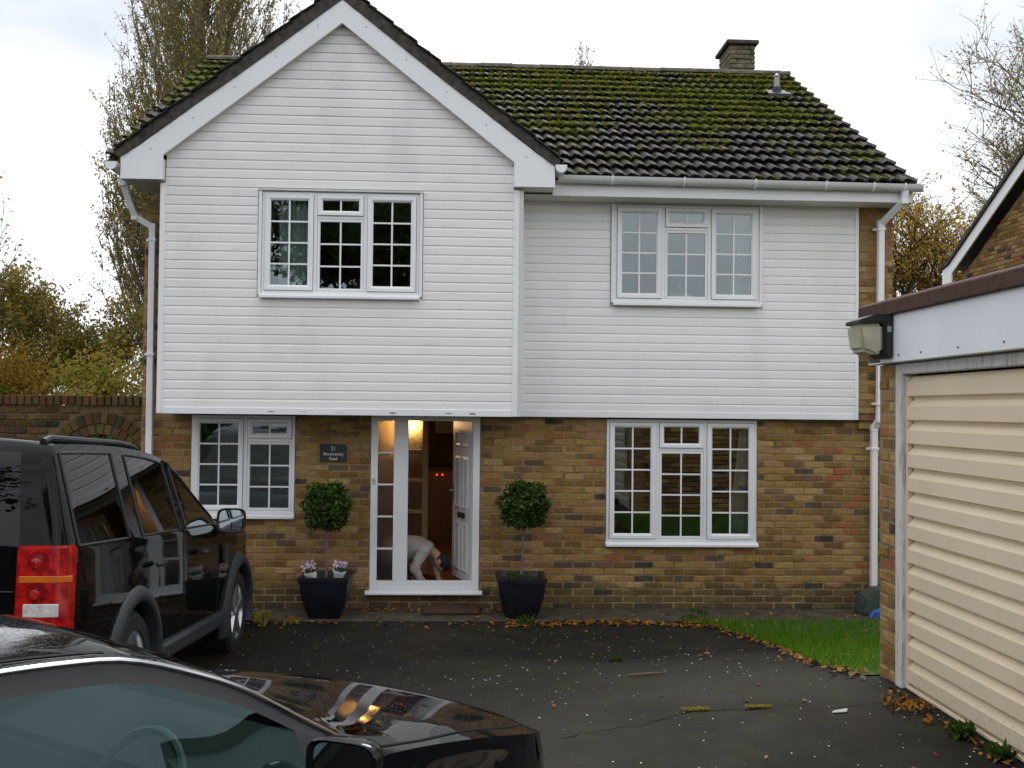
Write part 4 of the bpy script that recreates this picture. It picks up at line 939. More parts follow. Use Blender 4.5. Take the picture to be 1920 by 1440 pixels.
def steering(parent, c, r=.185, tilt=25):
    ct, st_ = math.cos(R(tilt)), math.sin(R(tilt)); ring = [(c[0]+r*math.cos(q), c[1]+r*math.sin(q)*st_, c[2]+r*math.sin(q)*ct) for q in np.linspace(0, 2*math.pi, 33)]
    sw = MB().tube(ring, .015, 8, cap=False).build('steering_wheel', 'cabin_light', parent, smooth=True)
    b = MB(); b.ball(c, .06, (1, .5, 1)); 
    for q in (0, math.pi, -math.pi/2): b.tube([c, (c[0]+r*math.cos(q), c[1]+r*math.sin(q)*st_, c[2]+r*math.sin(q)*ct)], .014, 6)
    b.build('hub', 'cabin', sw, smooth=True)
def rbox(c, s_, bev, name, mat, parent, rot=None):
    me = MB().box(-s_[0]/2, s_[0]/2, -s_[1]/2, s_[1]/2, -s_[2]/2, s_[2]/2).mesh(name, mat, bevel=bev, seg=3, smooth=R(60))
    ob = link(name, me, parent); ob.matrix_basis = Matrix.Translation(c) @ (rot or Matrix()); return ob
def mirror_shell(parent, c, a, h, d, side, mat, glassmat='mirror', toe=0.):
    def ring(sc, y): 
        out = []
        for q in np.linspace(0, 2*math.pi, 29)[:-1]:
            cq, sq = math.cos(q), math.sin(q); out.append((a*sc*math.copysign(abs(cq)**.5, cq), y, h*sc*math.copysign(abs(sq)**.5, sq)))
        return out
    rows = [ring(.84, .014), ring(.88, .0), ring(.96, -.004)]+[ring(max(.02, (1-t_**2.4)**.5), t_*d) for t_ in (.0, .15, .35, .55, .75, .9, .985)]
    b = MB(); b.v = [p for r_ in rows for p in r_]; n_ = 28; b.f = [(i*n_+k, i*n_+(k+1) % n_, (i+1)*n_+(k+1) % n_, (i+1)*n_+k) for i in range(len(rows)-1) for k in range(n_)]+[tuple(range(n_-1, -1, -1)), tuple(range((len(rows)-1)*n_, len(rows)*n_))]
    mi = link('door_mirror', b.mesh('door_mirror', mat, smooth=R(50)), parent, Matrix.Translation(c) @ Matrix.Rotation(toe*side, 4, 'Z'))
    g_ = MB(); r_ = ring(.83, .009); g_.v = r_+[(p[0], .012, p[2]) for p in r_]; g_.f = [tuple(range(n_)), tuple(range(2*n_-1, n_-1, -1))]+[(k, (k+1) % n_, n_+(k+1) % n_, n_+k) for k in range(n_)]
    link('mirror_glass', g_.mesh('mirror_glass', glassmat), mi)
    link('mirror_arm', MB().tube([(-side*a*.5, d*.5, -h*.75), (-side*(a+.04), d*.5, -h*1.1), (-side*(a+.10), d*.5, -h*1.25)], .022, 10).mesh('mirror_arm', 'black_plastic', smooth=True), mi); return mi
def gapline(parent, pts, r=.004): return MB().tube(pts, r, 5).build('panel_gap', 'black_plastic', parent)

# ---- black four by four
suv = thing('four_by_four', (-2.925, -4.88, .195), 'black four by four parked facing the house on the left', 'car', world=False, rot=(R(-4.1), 0, 0))
T = dict(bot=[(-1.08, .62), (-.75, .50), (-.5, .40), (2.4, .40), (3.4, .44), (3.86, .56)],
    bx=[(-1.08, .845), (-1.03, .885), (-.9, .905), (0, .915), (2.2, .91), (3.2, .89), (3.6, .83), (3.86, .72)],
    bz=[(-1.08, 1.165), (2.1, 1.165), (2.35, 1.135), (3.2, 1.08), (3.6, 1.03), (3.86, .97)],
    rx=[(-1.08, .82), (-1.03, .775), (-.95, .752), (0, .745), (1.3, .735), (1.7, .78), (2.2, .865), (2.4, .87), (3.2, .84), (3.86, .66)],
    rz=[(-1.08, 1.18), (-1.06, 1.42), (-1.02, 1.66), (-.95, 1.73), (0, 1.75), (.5, 1.74), (1.25, 1.66), (1.7, 1.46), (2.2, 1.19), (2.35, 1.145), (3.2, 1.09), (3.86, .98)],
    cz=[(-1.08, 1.22), (-1.06, 1.47), (-1.02, 1.71), (-.95, 1.775), (0, 1.80), (.5, 1.79), (1.25, 1.725), (1.75, 1.47), (2.35, 1.185), (2.5, 1.175), (3.2, 1.12), (3.86, 1.0)],
    bulge=[(-1.08, .01), (-.8, .03), (2.8, .03), (3.86, .02)])
wh = [(0, .37), (2.885, .37)]; ys = list(np.linspace(-.9, 3.70, 70))+[-1.08, -1.075, -1.06, -1.04, -1.02, -.98, -.94, 3.72, 3.86]+[w_[0]+.455*math.cos(q) for w_ in wh for q in np.linspace(.02, math.pi-.02, 17)]+[-.92, -.13, .12, .97, 1.14, 1.28, 2.0]
lf = Loft(ys, T, wh, .455)
def cls(y, j):
    if j == 7:
        if -.92 < y < -.13: return 'side_quarter_window'
        if .12 < y < .97: return 'side_rear_door_window'
        if 1.14 < y < 2.0: return 'side_front_door_window'
    if j >= 11 and 1.28 < y < 2.32: return 'windscreen'
    if j >= 11 and y < -1.02: return 'rear_window'
    if j == 10 and -.88 < y < -.2: return 'side_roof_window'
    return 'body'
def clean(s_): return s_
mats_ = dict(body='car_black', _quarter_window='car_glass_dark', _rear_door_window='car_glass_dark', _front_door_window='car_glass', windscreen='car_glass', rear_window='car_glass_dark', _roof_window='car_glass_dark')
def fixnames(d):
    for k, ob in d.items():
        if k.startswith('side'): ob.name = k[5:-1]; ob.data.name = ob.name
class D2(dict):
    def __missing__(s, k): return dict.__getitem__(s, '_'+k)
lf.build(cls, D2(mats_), suv)
for sd in (1, -1):
    for wy, wz in wh:
        wheel(suv, (sd*.805, wy, .37), .37, .245, .235, sd, 5); well(suv, wy, .37, .452, sd*.55, sd*.90)
        flare(suv, wy, .37, .425, .545, sd*.88, sd*.962) if sd > 0 else flare(suv, wy, .37, .425, .545, -.88, -.962)
    rbox((sd*.905, 1.44, .40), (.10, 1.78, .13), .03, 'sill_trim', 'trim_grey', suv)
    MB().tube([(sd*.70, -.96, 1.742), (sd*.70, -.88, 1.762), (sd*.70, .2, 1.778), (sd*.70, .45, 1.768), (sd*.70, .56, 1.75)], .020, 8).build('roof_rail', 'black_plastic', suv, smooth=True)
    mirror_shell(suv, (sd*1.03, 2.03, 1.22), .118, .098, .11, sd, 'black_plastic', toe=.05)
    for yq in (.36, 1.50): rbox((sd*.966, yq, 1.0), (.028, .20, .032), .009, 'door_handle', 'black_plastic', suv)
    # tail lamp cluster on the corner
    pl_ = [(sd*.655, -1.105), (sd*.83, -1.105), (sd*.895, -1.08), (sd*.925, -1.04), (sd*.925, -1.005), (sd*.84, -.99), (sd*.655, -1.0)]
    tl = MB().prism(pl_, .70, 1.205, 'z').build('tail_lamp', 'lamp_red', suv, bevel=.01, seg=2, smooth=R(40))
    pa = [(sd*.672, -1.108), (sd*.832, -1.108), (sd*.899, -1.082), (sd*.924, -1.05), (sd*.88, -1.03), (sd*.672, -1.04)]
    MB().prism(pa, 1.018, 1.052, 'z').build('indicator', 'lamp_amber', tl, bevel=.003)
    MB().prism([(sd*.70, -1.109), (sd*.833, -1.109), (sd*.875, -1.094), (sd*.85, -1.05), (sd*.70, -1.05)], .845, .912, 'z').build('reversing_lamp', 'lamp_clear', tl, bevel=.003)
    for zq in (1.125, .966):
        MB().lathe([(.058, -1.100), (.056, -1.1065), (.04, -1.106), (.02, -1.107), (.0005, -1.1075)], (sd*.765, 0, zq), 20, 'y').build('lamp_bowl', 'lamp_deep', tl, smooth=True)
        MB().lathe([(.026, -1.106), (.022, -1.110), (.0005, -1.111)], (sd*.755, 0, zq-.008), 14, 'y').build('bulb', 'lamp_red', tl, smooth=True)
    gapline(suv, [lf.at(1.05, j)[0:1][0] and (sd*(lf.at(1.05, j)[0]+.002), 1.05, lf.at(1.05, j)[2]) for j in range(0, 7)])
    gapline(suv, [(sd*(lf.at(.05, j)[0]+.002), .05+.04*(j-2 if j > 2 else 0), lf.at(.05+.04*(j-2 if j > 2 else 0), j)[2]) for j in range(3, 7)])
    gapline(suv, [(sd*(lf.at(2.1, j)[0]+.002), 2.1, lf.at(2.1, j)[2]) for j in range(0, 7)])
    for y0, y1 in ((-.92, -.13), (.12, .97), (1.14, 2.0)):
        yy = np.linspace(y0, y1, 12); lo = [(sd*(lf.at(y, 7)[0]+.002), y, lf.at(y, 7)[2]) for y in yy]; hi = [(sd*(lf.at(y, 8)[0]+.002), y, lf.at(y, 8)[2]) for y in yy]
        MB().tube(lo+hi[::-1]+[lo[0]], .009, 6).build('window_seal', 'black_plastic', suv)
    rbox((sd*.945, 2.28, .93), (.012, .14, .16), .004, 'wing_vent', 'trim_grey', suv)
rbox((0, -1.13, .56), (1.70, .12, .22), .04, 'rear_bumper', 'trim_grey', suv)
rbox((0, 3.73, .55), (1.50, .14, .28), .05, 'front_bumper', 'black_plastic', suv)
gapline(suv, [(x, -1.083, .97) for x in (-.64, 0, .64)]); gapline(suv, [(x, -1.083, .80) for x in (-.64, 0, .64)])
rbox((0, -1.085, 1.12), (.9, .012, .11), .004, 'tailgate_handle', 'black_plastic', suv); rbox((-.1, -1.09, .885), (.52, .008, .11), .003, 'number_plate', 'lamp_amber', suv)
seats(suv, [(.40, 1.12), (-.40, 1.12), (.40, .25), (-.40, .25)], 'cabin_light', .62); steering(suv, (.40, 1.72, 1.13))
MB().prism([(1.85, 1.10), (2.3, 1.14), (2.3, .6), (1.9, .6)], -.84, .84, 'x').build('dashboard', 'cabin', suv, bevel=.02); MB().box(-.86, .86, -1.0, 2.3, .50, .60).build('floor', 'black_plastic', suv)

# ---- dark saloon in the foreground
CH = R(54.05-90)
car = thing('saloon_car', (-.1016, -6.549, .287), 'dark blue-black saloon in the foreground with chrome window trim', 'car', world=False, rot=(0, 0, CH)); car.scale = (.9473,)*3
T = dict(bot=[(-4.5, .45), (-4.3, .30), (-.4, .26), (-.08, .32), (0, .45)],
    bx=[(-4.5, .60), (-4.35, .74), (-3.9, .82), (-3.0, .85), (-1.5, .85), (-.9, .845), (-.45, .79), (-.2, .70), (-.08, .58), (0, .40)],
    bz=[(-4.5, .88), (-4.2, .95), (-3.4, .965), (-2.0, .945), (-1.45, .915), (-.9, .83), (-.45, .72), (-.2, .65), (-.05, .58), (0, .54)],
    rx=[(-4.5, .55), (-4.1, .70), (-3.9, .70), (-3.3, .64), (-2.6, .63), (-2.15, .65), (-1.75, .725), (-1.45, .80), (-1.2, .80), (-.9, .775), (-.45, .70), (-.2, .60), (-.08, .48), (0, .32)],
    rz=[(-4.5, .90), (-4.1, .97), (-3.85, 1.06), (-3.3, 1.30), (-2.7, 1.385), (-2.3, 1.36), (-1.95, 1.245), (-1.6, 1.03), (-1.45, .94), (-1.2, .89), (-.9, .84), (-.45, .73), (-.2, .665), (-.05, .59), (0, .55)],
    cz=[(-4.5, .91), (-4.25, .99), (-4.05, 1.03), (-3.4, 1.36), (-2.75, 1.445), (-2.25, 1.40), (-1.95, 1.30), (-1.5, 1.07), (-1.22, .94), (-.9, .885), (-.5, .80), (-.2, .71), (-.05, .62), (0, .57)],
    bulge=[(-4.5, .01), (-4, .045), (-.9, .05), (-.3, .04), (0, .02)])
wh = [(-.86, .32), (-3.58, .32)]; ys = list(np.linspace(-4.4, -.12, 84))+[-4.5, -4.47, -4.44, 0, -.01, -.025, -.05, -.08]+[w_[0]+.375*math.cos(q) for w_ in wh for q in np.linspace(.02, math.pi-.02, 17)]+[-1.72, -2.82, -2.9, -3.62, -1.24, -2.2, -3.46, -4.0]
lf = Loft(ys, T, wh, .375, .02, .062, .62)
def cls(y, j):
    if j == 7:
        if -2.82 < y < -1.72: return 'side_front_door_window'
        if -3.62 < y < -2.90: return 'side_rear_door_window'
        if -2.95 < y < -2.8: return 'side_door_pillar'
        if -1.72 < y < -1.5: return 'side_mirror_sail'
        if -3.75 < y < -3.6: return 'side_quarter_trim'
    if j == 8 and -3.75 < y < -1.5: return 'side_window_frame'
    if j >= 10 and -2.2 < y < -1.24: return 'windscreen'
    if j >= 10 and -4.0 < y < -3.46: return 'rear_window'
    return 'body'
mats_ = dict(body='car_navy', _front_door_window='saloon_glass', _rear_door_window='saloon_glass', _door_pillar='black_plastic', _mirror_sail='black_plastic', _quarter_trim='black_plastic', _window_frame='black_plastic', windscreen='car_glass', rear_window='car_glass')
lf.build(cls, D2(mats_), car)
for sd in (1, -1):
    for wy, wz in wh: wheel(car, (sd*.775, wy, .32), .32, .225, .21, sd, 7); well(car, wy, .32, .372, sd*.5, sd*.84)
    MB().tube([(sd*(lf.at(y, 9)[0]+.004), y, lf.at(y, 9)[2]+.002) for y in np.linspace(-3.85, -1.52, 40)], .007, 8).build('window_trim', 'chrome', car, smooth=True)
    gapline(car, [(sd*(lf.at(y, 10)[0]), y, lf.at(y, 10)[2]+.001) for y in np.linspace(-3.3, -2.25, 16)])
    # bonnet shut line
    gapline(car, [(sd*lf.at(y, 9)[0], y, lf.at(y, 9)[2]+.002) for y in np.linspace(-1.36, -.16, 24)], .0045)
    mirror_shell(car, (sd*.985, -1.75, 1.0), .115, .075, .13, sd, 'car_navy', toe=.22)
    for yq in (-2.62, -3.40): rbox((sd*.90, yq, .84), (.022, .19, .026), .008, 'door_handle', 'car_navy', car)
    hl = MB(); pts = []
    a_ = np.linspace(-.10, -.34, 9)
    for y in a_:
        p3 = lf.at(y, 6); p2 = lf.at(y, 4); pts.append(((sd*(p3[0]+.003), y, p3[2]-.015), (sd*(p2[0]+.006), y, p2[2])))
    for p, q in pts: hl.v += [p, q]
    hl.f = [(2*i, 2*i+1, 2*i+3, 2*i+2) for i in range(8)]; hl.build('headlamp', 'glass', car, smooth=True)
seats(car, [(.38, -2.75), (-.38, -2.75)], 'cabin_light', .36); steering(car, (.37, -1.98, .86), .19, 28)
MB().prism([(-1.85, .86), (-1.35, .905), (-1.35, .4), (-1.8, .4)], -.78, .78, 'x').build('dashboard', 'cabin', car, bevel=.03, seg=2); MB().box(-.78, .78, -4.2, -1.3, .27, .36).build('floor', 'cabin', car)
MB().prism([(-3.35, .40), (-2.98, .44), (-3.0, .56), (-3.4, .54), (-3.62, .98), (-3.75, .98), (-3.6, .40)], -.66, .66, 'x').build('rear_seat', 'cabin_light', car, bevel=.04, seg=2, smooth=True)

# ================================================================== PLANTERS, TOPIARY, FLOWERS
def planter(x, y, label):
    t_ = thing('planter', (x, y, 0.012), label, 'planter', 'planters beside the front door', world=False)
    tp, bt, h = .245, .160, .435; rim = .035
    def ring(r_, z): return [(-r_, -r_, z), (r_, -r_, z), (r_, r_, z), (-r_, r_, z)]
    rows = [ring(bt*.94, .0), ring(bt, .012)]+[ring(bt+(tp-bt)*(1-(1-q)**1.8), .012+(h-.06)*q) for q in (.25, .5, .75, 1)]+[ring(tp+.018, h-.045), ring(tp+.018, h), ring(tp-rim, h), ring(tp-rim-.02, h-.09)]
    b = MB(); b.v = [p for r_ in rows for p in r_]; b.f = [(i*4+k, i*4+(k+1) % 4, (i+1)*4+(k+1) % 4, (i+1)*4+k) for i in range(len(rows)-1) for k in range(4)]+[(3, 2, 1, 0)]
    b.build('pot', 'pot', t_, bevel=.012, seg=2, smooth=R(50))
    MB().box(-tp+rim+.015, tp-rim-.015, -tp+rim+.015, tp-rim-.015, h-.10, h-.055).build('soil', 'soil', t_)
    return t_
planter(-1.42, -.43, 'black square planter left of the front door'); planter(.622, -.43, 'black square planter right of the front door')
def topiary(x, y, zc, lean, label):
    t_ = thing('bay_tree', (x, y, .37), label, 'topiary tree', 'clipped bay trees')
    MB().tube([(x, y, .36), (x+lean*.4, y+.004, .6), (x+lean*.7, y, .8), (x+lean, y, zc-.1)], [.016, .013, .012, .011], 8).build('trunk', 'bark_pale', t_, smooth=True)
    n_ = 2600; d = rng.normal(size=(n_, 3)); d /= np.linalg.norm(d, axis=1)[:, None]
    lump = 1+.07*np.sin(d[:, 0]*7+x*5)+.06*np.sin(d[:, 2]*9+1)+.05*np.sin(d[:, 1]*8+2)
    r_ = (.12+.145*rng.random(n_)**.45)*lump*np.where(rng.random(n_) < .035, rng.uniform(1.05, 1.2, n_), 1.); P = d*r_[:, None]*np.array([1, 1, .97])+np.array([x+lean, y, zc])
    link('crown', leafmesh('crown', P, .062, 'leaf_bay', tv=[(0, -.5, 0), (.19, 0, .06), (0, .5, 0), (-.19, 0, .06)]), t_)
    MB().ball((x+lean, y, zc), .15, (1, 1, 1), 14, 9).build('inner_foliage', 'leaf_bay', t_)
topiary(-1.42, -.43, 1.155, -.01, 'clipped round bay tree in the planter with white flowers'); topiary(.622, -.43, 1.185, .03, 'clipped round bay tree in the planter right of the door')
def flowers(x, y, z, ang, label):
    t_ = thing('flower_pot', (x, y, z), label, 'flower pot', 'white pots of cyclamen', world=False, rot=(R(10), R(ang), 0))
    MB().lathe([(.001, 0), (.04, 0), (.066, .085), (.07, .085), (.07, .10), (.062, .10), (.058, .08), (.001, .08)], (0, 0, 0), 20).build('pot', 'pot_white', t_, smooth=R(40))
    P = np.stack([rng.normal(0, .038, 90), rng.normal(0, .035, 90), .10+rng.random(90)*.04], 1); link('leaves', leafmesh('leaves', P, .035, 'leaf_green'), t_)
    P = np.stack([np.clip(rng.normal(0, .042, 130), -.06, .06), np.clip(rng.normal(0, .038, 130), -.055, .055), .13+rng.random(130)*.07], 1); link('flowers', leafmesh('flowers', P, .028, 'petal'), t_)
flowers(-1.545, -.56, .40, -14, 'white pot of pale flowers tilted on the left planter, left of the stem'); flowers(-1.285, -.54, .41, 8, 'white pot of pale flowers on the left planter, right of the stem')
def weed(name, x, y, n_, rad, h, mat, label, size=.05, z=None, cat='weed', ry=1.):
    z0 = gz(x, y) if z is None else z
    P = np.stack([x+np.clip(rng.normal(0, rad, n_), -1.25*rad, 1.25*rad), y+np.clip(rng.normal(0, rad*ry, n_), -1.25*rad*ry, 1.25*rad*ry), z0+.01+rng.random(n_)*h], 1)
    return tag(link(name, leafmesh(name, P, size, mat, flat=.8)), label, cat)
weed('ground_cover', .60, -.44, 150, .085, .07, 'leaf_green', 'low green plants on the soil of the right planter', .035, .375, 'plant')
weed('ground_cover', -1.42, -.40, 60, .08, .03, 'leaf_green', 'low green leaves on the soil of the left planter', .03, .375, 'plant')
weed('weed', .66, -.80, 70, .06, .07, 'leaf_green', 'small green weed at the foot of the right planter', .045)
weed('weed', -1.72, -.78, 50, .05, .05, 'leaf_mixed', 'small yellow-green weed by the left planter on the drive', .045)
weed('weed', 1.19, -3.4, 120, .035, .03, 'leaf_green', 'tiny weed alone in the middle of the drive', .022)
weed('weed', 2.56, -6.10, 170, .035, .05, 'leaf_green', 'leafy green weed at the foot of the garage door', .04)
weed('weed', 2.59, -6.42, 120, .035, .045, 'leaf_green', 'dark green weed at the garage door nearest the camera', .035)
weed('weed', 2.50, -5.60, 110, .08, .03, 'litter', 'clump of brown leaves and stems beside the garage door', .03)
weed('weed', 1.36, -5.33, 320, .06, .003, 'leaf_mixed', 'yellow-green moss patch along the crack in the drive, left one', .012, ry=.22)
weed('weed', 1.72, -5.38, 380, .06, .003, 'leaf_mixed', 'yellow-green moss patch along the crack in the drive, right one', .012, ry=.22)
weed('weed', 2.5, -.55, 40, .07, .09, 'leaf_green', 'thin green weed at the wall foot under the right window', .04, .01)
weed('weed', -2.1, -.75, 190, .11, .10, 'leaf_mixed', 'brown-green weeds at the wall foot in front of the four by four', .05)
# leaf litter
P = []
def lit(x, y, dz=.012): P.append((x, y, (gz(x, y) if y < -.66 else .012)+dz))
for _ in range(620): x = rng.uniform(.45, 2.75); lit(x, -.80+rng.normal(0, .07)-.05*math.sin(x*3))
for _ in range(420): y = rng.uniform(-4.9, -.7); lit(lawn_x(y)+rng.normal(0, .07)-.02, y, .02)
for _ in range(160): y = rng.uniform(-4.6, -.8); lit(lawn_x(y)+rng.random()**1.5*2, y, .045)
for _ in range(170): lit(rng.uniform(-1.2, .5), -.12-abs(rng.normal(0, .1)))
for _ in range(130): lit(rng.uniform(-2.6, .6), -.75+rng.normal(0, .15))
for _ in range(28): lit(rng.uniform(.3, 2.6), rng.uniform(-7, -1))
for _ in range(70): y = rng.uniform(-7, -5.2); lit(2.6-abs(rng.normal(0, .05)), y)
for _ in range(60): lit(rng.uniform(.8, 4.4), -.5+rng.normal(0, .12))
tag(link('leaf_litter', leafmesh('leaf_litter', P, .043, 'litter', flat=.28, tv=[(0, -.5, 0), (.34, -.05, .12), (0, .5, .02), (-.34, -.05, .1)])), 'fallen brown and yellow leaves along the lawn edge and drive', 'leaves', kind='stuff')
P = [(x, y, gz(x, y)+.004) for x, y in zip(rng.uniform(-2, 3, 750), -1-rng.random(750)*6.5)]
v, f = instance_np([(-.5, -.4, 0), (.5, -.3, 0), (.4, .5, 0), (-.4, .4, 0), (0, 0, .45)], [(0, 1, 4), (1, 2, 4), (2, 3, 4), (3, 0, 4)], scatter(np.array(P), .0064, .1, .8))
tag(link('pale_grit', npmesh('pale_grit', v, f, 'chips')), 'pale specks of grit scattered over the black drive', 'grit', kind='stuff')
tag(MB().tube([(1.14, -4.30, gz(1.14, -4.3)+.012), (1.27, -4.32, gz(1.27, -4.32)+.016), (1.40, -4.30, gz(1.4, -4.3)+.012)], [.007, .009, .005], 6).build('twig', 'twig', smooth=True), 'brown twig lying on the drive', 'twig')
b = MB(); x, y = 2.12, -5.58; z = gz(x, y); b.add([(x-.05, y-.012, z+.006), (x+.035, y-.016, z+.012), (x+.05, y+.016, z+.022), (x-.03, y+.012, z+.010), (x-.05, y-.012, z+.002), (x+.035, y-.016, z+.008), (x+.05, y+.016, z+.018), (x-.03, y+.012, z+.006)], [(0, 1, 2, 3), (7, 6, 5, 4), (0, 4, 5, 1), (1, 5, 6, 2), (2, 6, 7, 3), (3, 7, 4, 0)])
tag(b.build('paper_scrap', 'paper'), 'pale green-white scrap lying on the drive near the garage', 'scrap')
t_ = thing('drain_cover', (4.42, -.35, .012), 'grey-green cover propped against the downpipe foot with blue plastic beneath', 'cover')
MB().prism([(4.30, .02), (4.34, .20), (4.50, .29), (4.62, .30), (4.66, .02)], -.42, -.16).build('cover', 'tarp', t_, bevel=.02, seg=2); MB().prism([(4.36, .0), (4.40, .075), (4.60, .13), (4.64, .0)], -.50, -.425).build('blue_insert', 'blue_plastic', t_, bevel=.01)
t_ = thing('door_mat', (-.1, -.2, .012), 'brown doormat step below the front door', 'doormat'); MB().box(-.42, .19, -.40, -.04, .013, .05).build('mat', 'mat_brown', t_, bevel=.01)
# house plaque
t_ = thing('house_sign', (-1.42, -.012, 1.6), 'dark slate house name plaque reading 31 Mountnessing Road', 'sign')
MB().box(-1.567, -1.277, -.022, -.004, 1.603, 1.795).build('plaque', 'slate', t_, bevel=.003)
for txt, z, s_ in (('31', 1.728, .066), ('Mountnessing', 1.674, .046), ('Road', 1.622, .05)):
    cu = bpy.data.curves.new('lettering', 'FONT'); cu.body = txt; cu.size = s_; cu.align_x = 'CENTER'; cu.extrude = .0008; cu.offset = .0006
    to = bpy.data.objects.new('lettering', cu); COL.objects.link(to); dg = bpy.context.evaluated_depsgraph_get(); me = bpy.data.meshes.new_from_object(to.evaluated_get(dg)); bpy.data.objects.remove(to)
    me.materials.append(M['letter']); ob = link('lettering', me, t_); ob.matrix_basis = Matrix.Translation((-1.422, -.0235, z)) @ Matrix.Rotation(R(90), 4, 'X') @ Matrix.Scale(.84, 4, (1, 0, 0))

# ================================================================== PERSON kneeling in the doorway
def skin(name, chains, mat, parent, sub=2):
    """chains: lists of (key|pos, radius) that share named joints"""
    vs, es, rd, names = [], [], [], {}
    for ch in chains:
        prev = None
        for it in ch:
            if isinstance(it, str): i = names[it]
            else:
                nm, p, r_ = it; i = len(vs); vs.append(p); rd.append(r_)
                if nm: names[nm] = i
            if prev is not None: es.append((prev, i))
            prev = i
    me = bpy.data.meshes.new(name); me.from_pydata(vs, es, []); ob = bpy.data.objects.new(name, me); COL.objects.link(ob)
    if parent: ob.parent = parent; ob.matrix_parent_inverse = Matrix.Translation(-Vector(parent['_off']))
    md = ob.modifiers.new('skin', 'SKIN'); md.use_smooth_shade = True
    for i, sv in enumerate(me.skin_vertices[0].data): sv.radius = (rd[i], rd[i]) if not isinstance(rd[i], tuple) else rd[i]; sv.use_root = i == 0
    sb = ob.modifiers.new('sub', 'SUBSURF'); sb.levels = sb.render_levels = sub; me.materials.append(M[mat])
    if mat in ('sweater', 'jeans'):     # creases in the cloth
        sb.levels = sb.render_levels = 3; tx = bpy.data.textures.new('creases', 'CLOUDS'); tx.noise_scale = .11; tx.noise_depth = 2
        dm = ob.modifiers.new('creases', 'DISPLACE'); dm.texture = tx; dm.strength = .045; dm.mid_level = .5; dm.texture_coords = 'LOCAL'
    return ob
pe = thing('person', (-.72, .52, .171), 'person in a pale sweater kneeling bent over in the open doorway', 'person')
hand = lambda s_, w_, dx, dy: [['wr'+s_, (None, (w_[0]+.05*dx, w_[1]+.05*dy, .205), .024), ('pm'+s_, (w_[0]+.085*dx, w_[1]+.085*dy, .198), .022)]]+[
    ['pm'+s_, (None, (w_[0]+(.10+.03*L)*dx-k*dy, w_[1]+(.10+.03*L)*dy+k*dx, .196), .009), (None, (w_[0]+(.10+.07*L)*dx-k*1.2*dy, w_[1]+(.10+.07*L)*dy+k*1.2*dx, .186), .008)] for k, L in ((-.03, .85), (-.010, 1.), (.010, .95), (.03, .75))]+[
    ['wr'+s_, (None, (w_[0]+.05*dx+.035*dy, w_[1]+.05*dy-.035*dx, .20), .010), (None, (w_[0]+.085*dx+.05*dy, w_[1]+.085*dy-.05*dx, .188), .008)]]
W1, W2 = (-.43, .36), (-.275, .52)
chains = [[('pel', (-.92, .55, .45), .13), (None, (-.78, .55, .55), .13), (None, (-.62, .53, .60), .13), ('ch', (-.46, .51, .61), .135), ('nk', (-.335, .50, .565), .055), (None, (-.285, .495, .51), .055), (None, (-.245, .49, .45), .088), (None, (-.215, .485, .39), .082), (None, (-.20, .48, .345), .05)],
    ['ch', ('s1', (-.43, .375, .57), .06), (None, (-.545, .345, .40), .045), ('wr1', (*W1, .225), .028)], ['ch', ('s2', (-.40, .645, .57), .06), (None, (-.30, .66, .41), .045), ('wr2', (*W2, .225), .028)]]
chains += hand('1', W1, .95, .15)+hand('2', W2, .8, -.25)
chains += [['pel', (None, (-.86, .44, .42), .10), ('k1', (-.56, .43, .25), .062), (None, (-.93, .43, .22), .045), (None, (-1.08, .43, .20), .03)], ['pel', (None, (-.86, .66, .42), .10), (None, (-.58, .67, .25), .062), (None, (-.93, .67, .22), .045), (None, (-1.08, .67, .20), .03)]]
body = skin('body', chains, 'skin', pe)
skin('sweater', [[('pel', (-.90, .55, .47), .155), (None, (-.78, .55, .565), .165), (None, (-.62, .53, .605), .165), ('ch', (-.47, .51, .615), .16), (None, (-.355, .503, .575), .078)], ['ch', (None, (-.435, .375, .575), .085), (None, (-.55, .34, .40), .062), (None, (-.48, .352, .27), .046), (None, (-.45, .356, .238), .042)], ['ch', (None, (-.40, .645, .575), .085), (None, (-.295, .66, .41), .060), (None, (-.278, .55, .27), .042)]], 'sweater', pe)
skin('jeans', [[('pel', (-.93, .55, .43), .15), (None, (-.87, .44, .42), .115), (None, (-.70, .435, .33), .10), (None, (-.55, .43, .255), .075), (None, (-.93, .43, .235), .06)], ['pel', (None, (-.87, .66, .42), .115), (None, (-.58, .67, .26), .075), (None, (-.93, .67, .235), .06)]], 'jeans', pe)
hb = MB(); hb.ball((-.222, .488, .44), .105, (.92, .80, 1.05), 18, 12)
rotm = Matrix.Translation((-.222, .488, .44)) @ Matrix.Rotation(R(-30), 4, 'Y') @ Matrix.Translation((.222, -.488, -.44))
hb.v = [tuple(rotm @ Vector(p)) for p in hb.v]; keep = []
for f_ in hb.f:
    c_ = sum((Vector(hb.v[i]) for i in f_), Vector())/len(f_)
    if (c_.x+.222)*.8+(c_.z-.44)*.35 > -.035: keep.append(f_)
hb.f = keep; hb.build('hair', 'hair', pe, smooth=True)
MB().ball((-.262, .405, .455), .026, (.8, .35, 1.2)).build('ear', 'skin', pe, smooth=True)
MB().ball((-.275, .482, .375), .02, (.9, .8, 1.1)).build('nose', 'skin', pe, smooth=True)
for dy in (-.032, .032): MB().ball((-.262, .482+dy, .405), .011).build('eye', 'upvc', pe, smooth=True)
MB().ball((-.258, .482, .345), .018, (.5, 1.2, .4)).build('mouth', 'lamp_deep', pe, smooth=True)

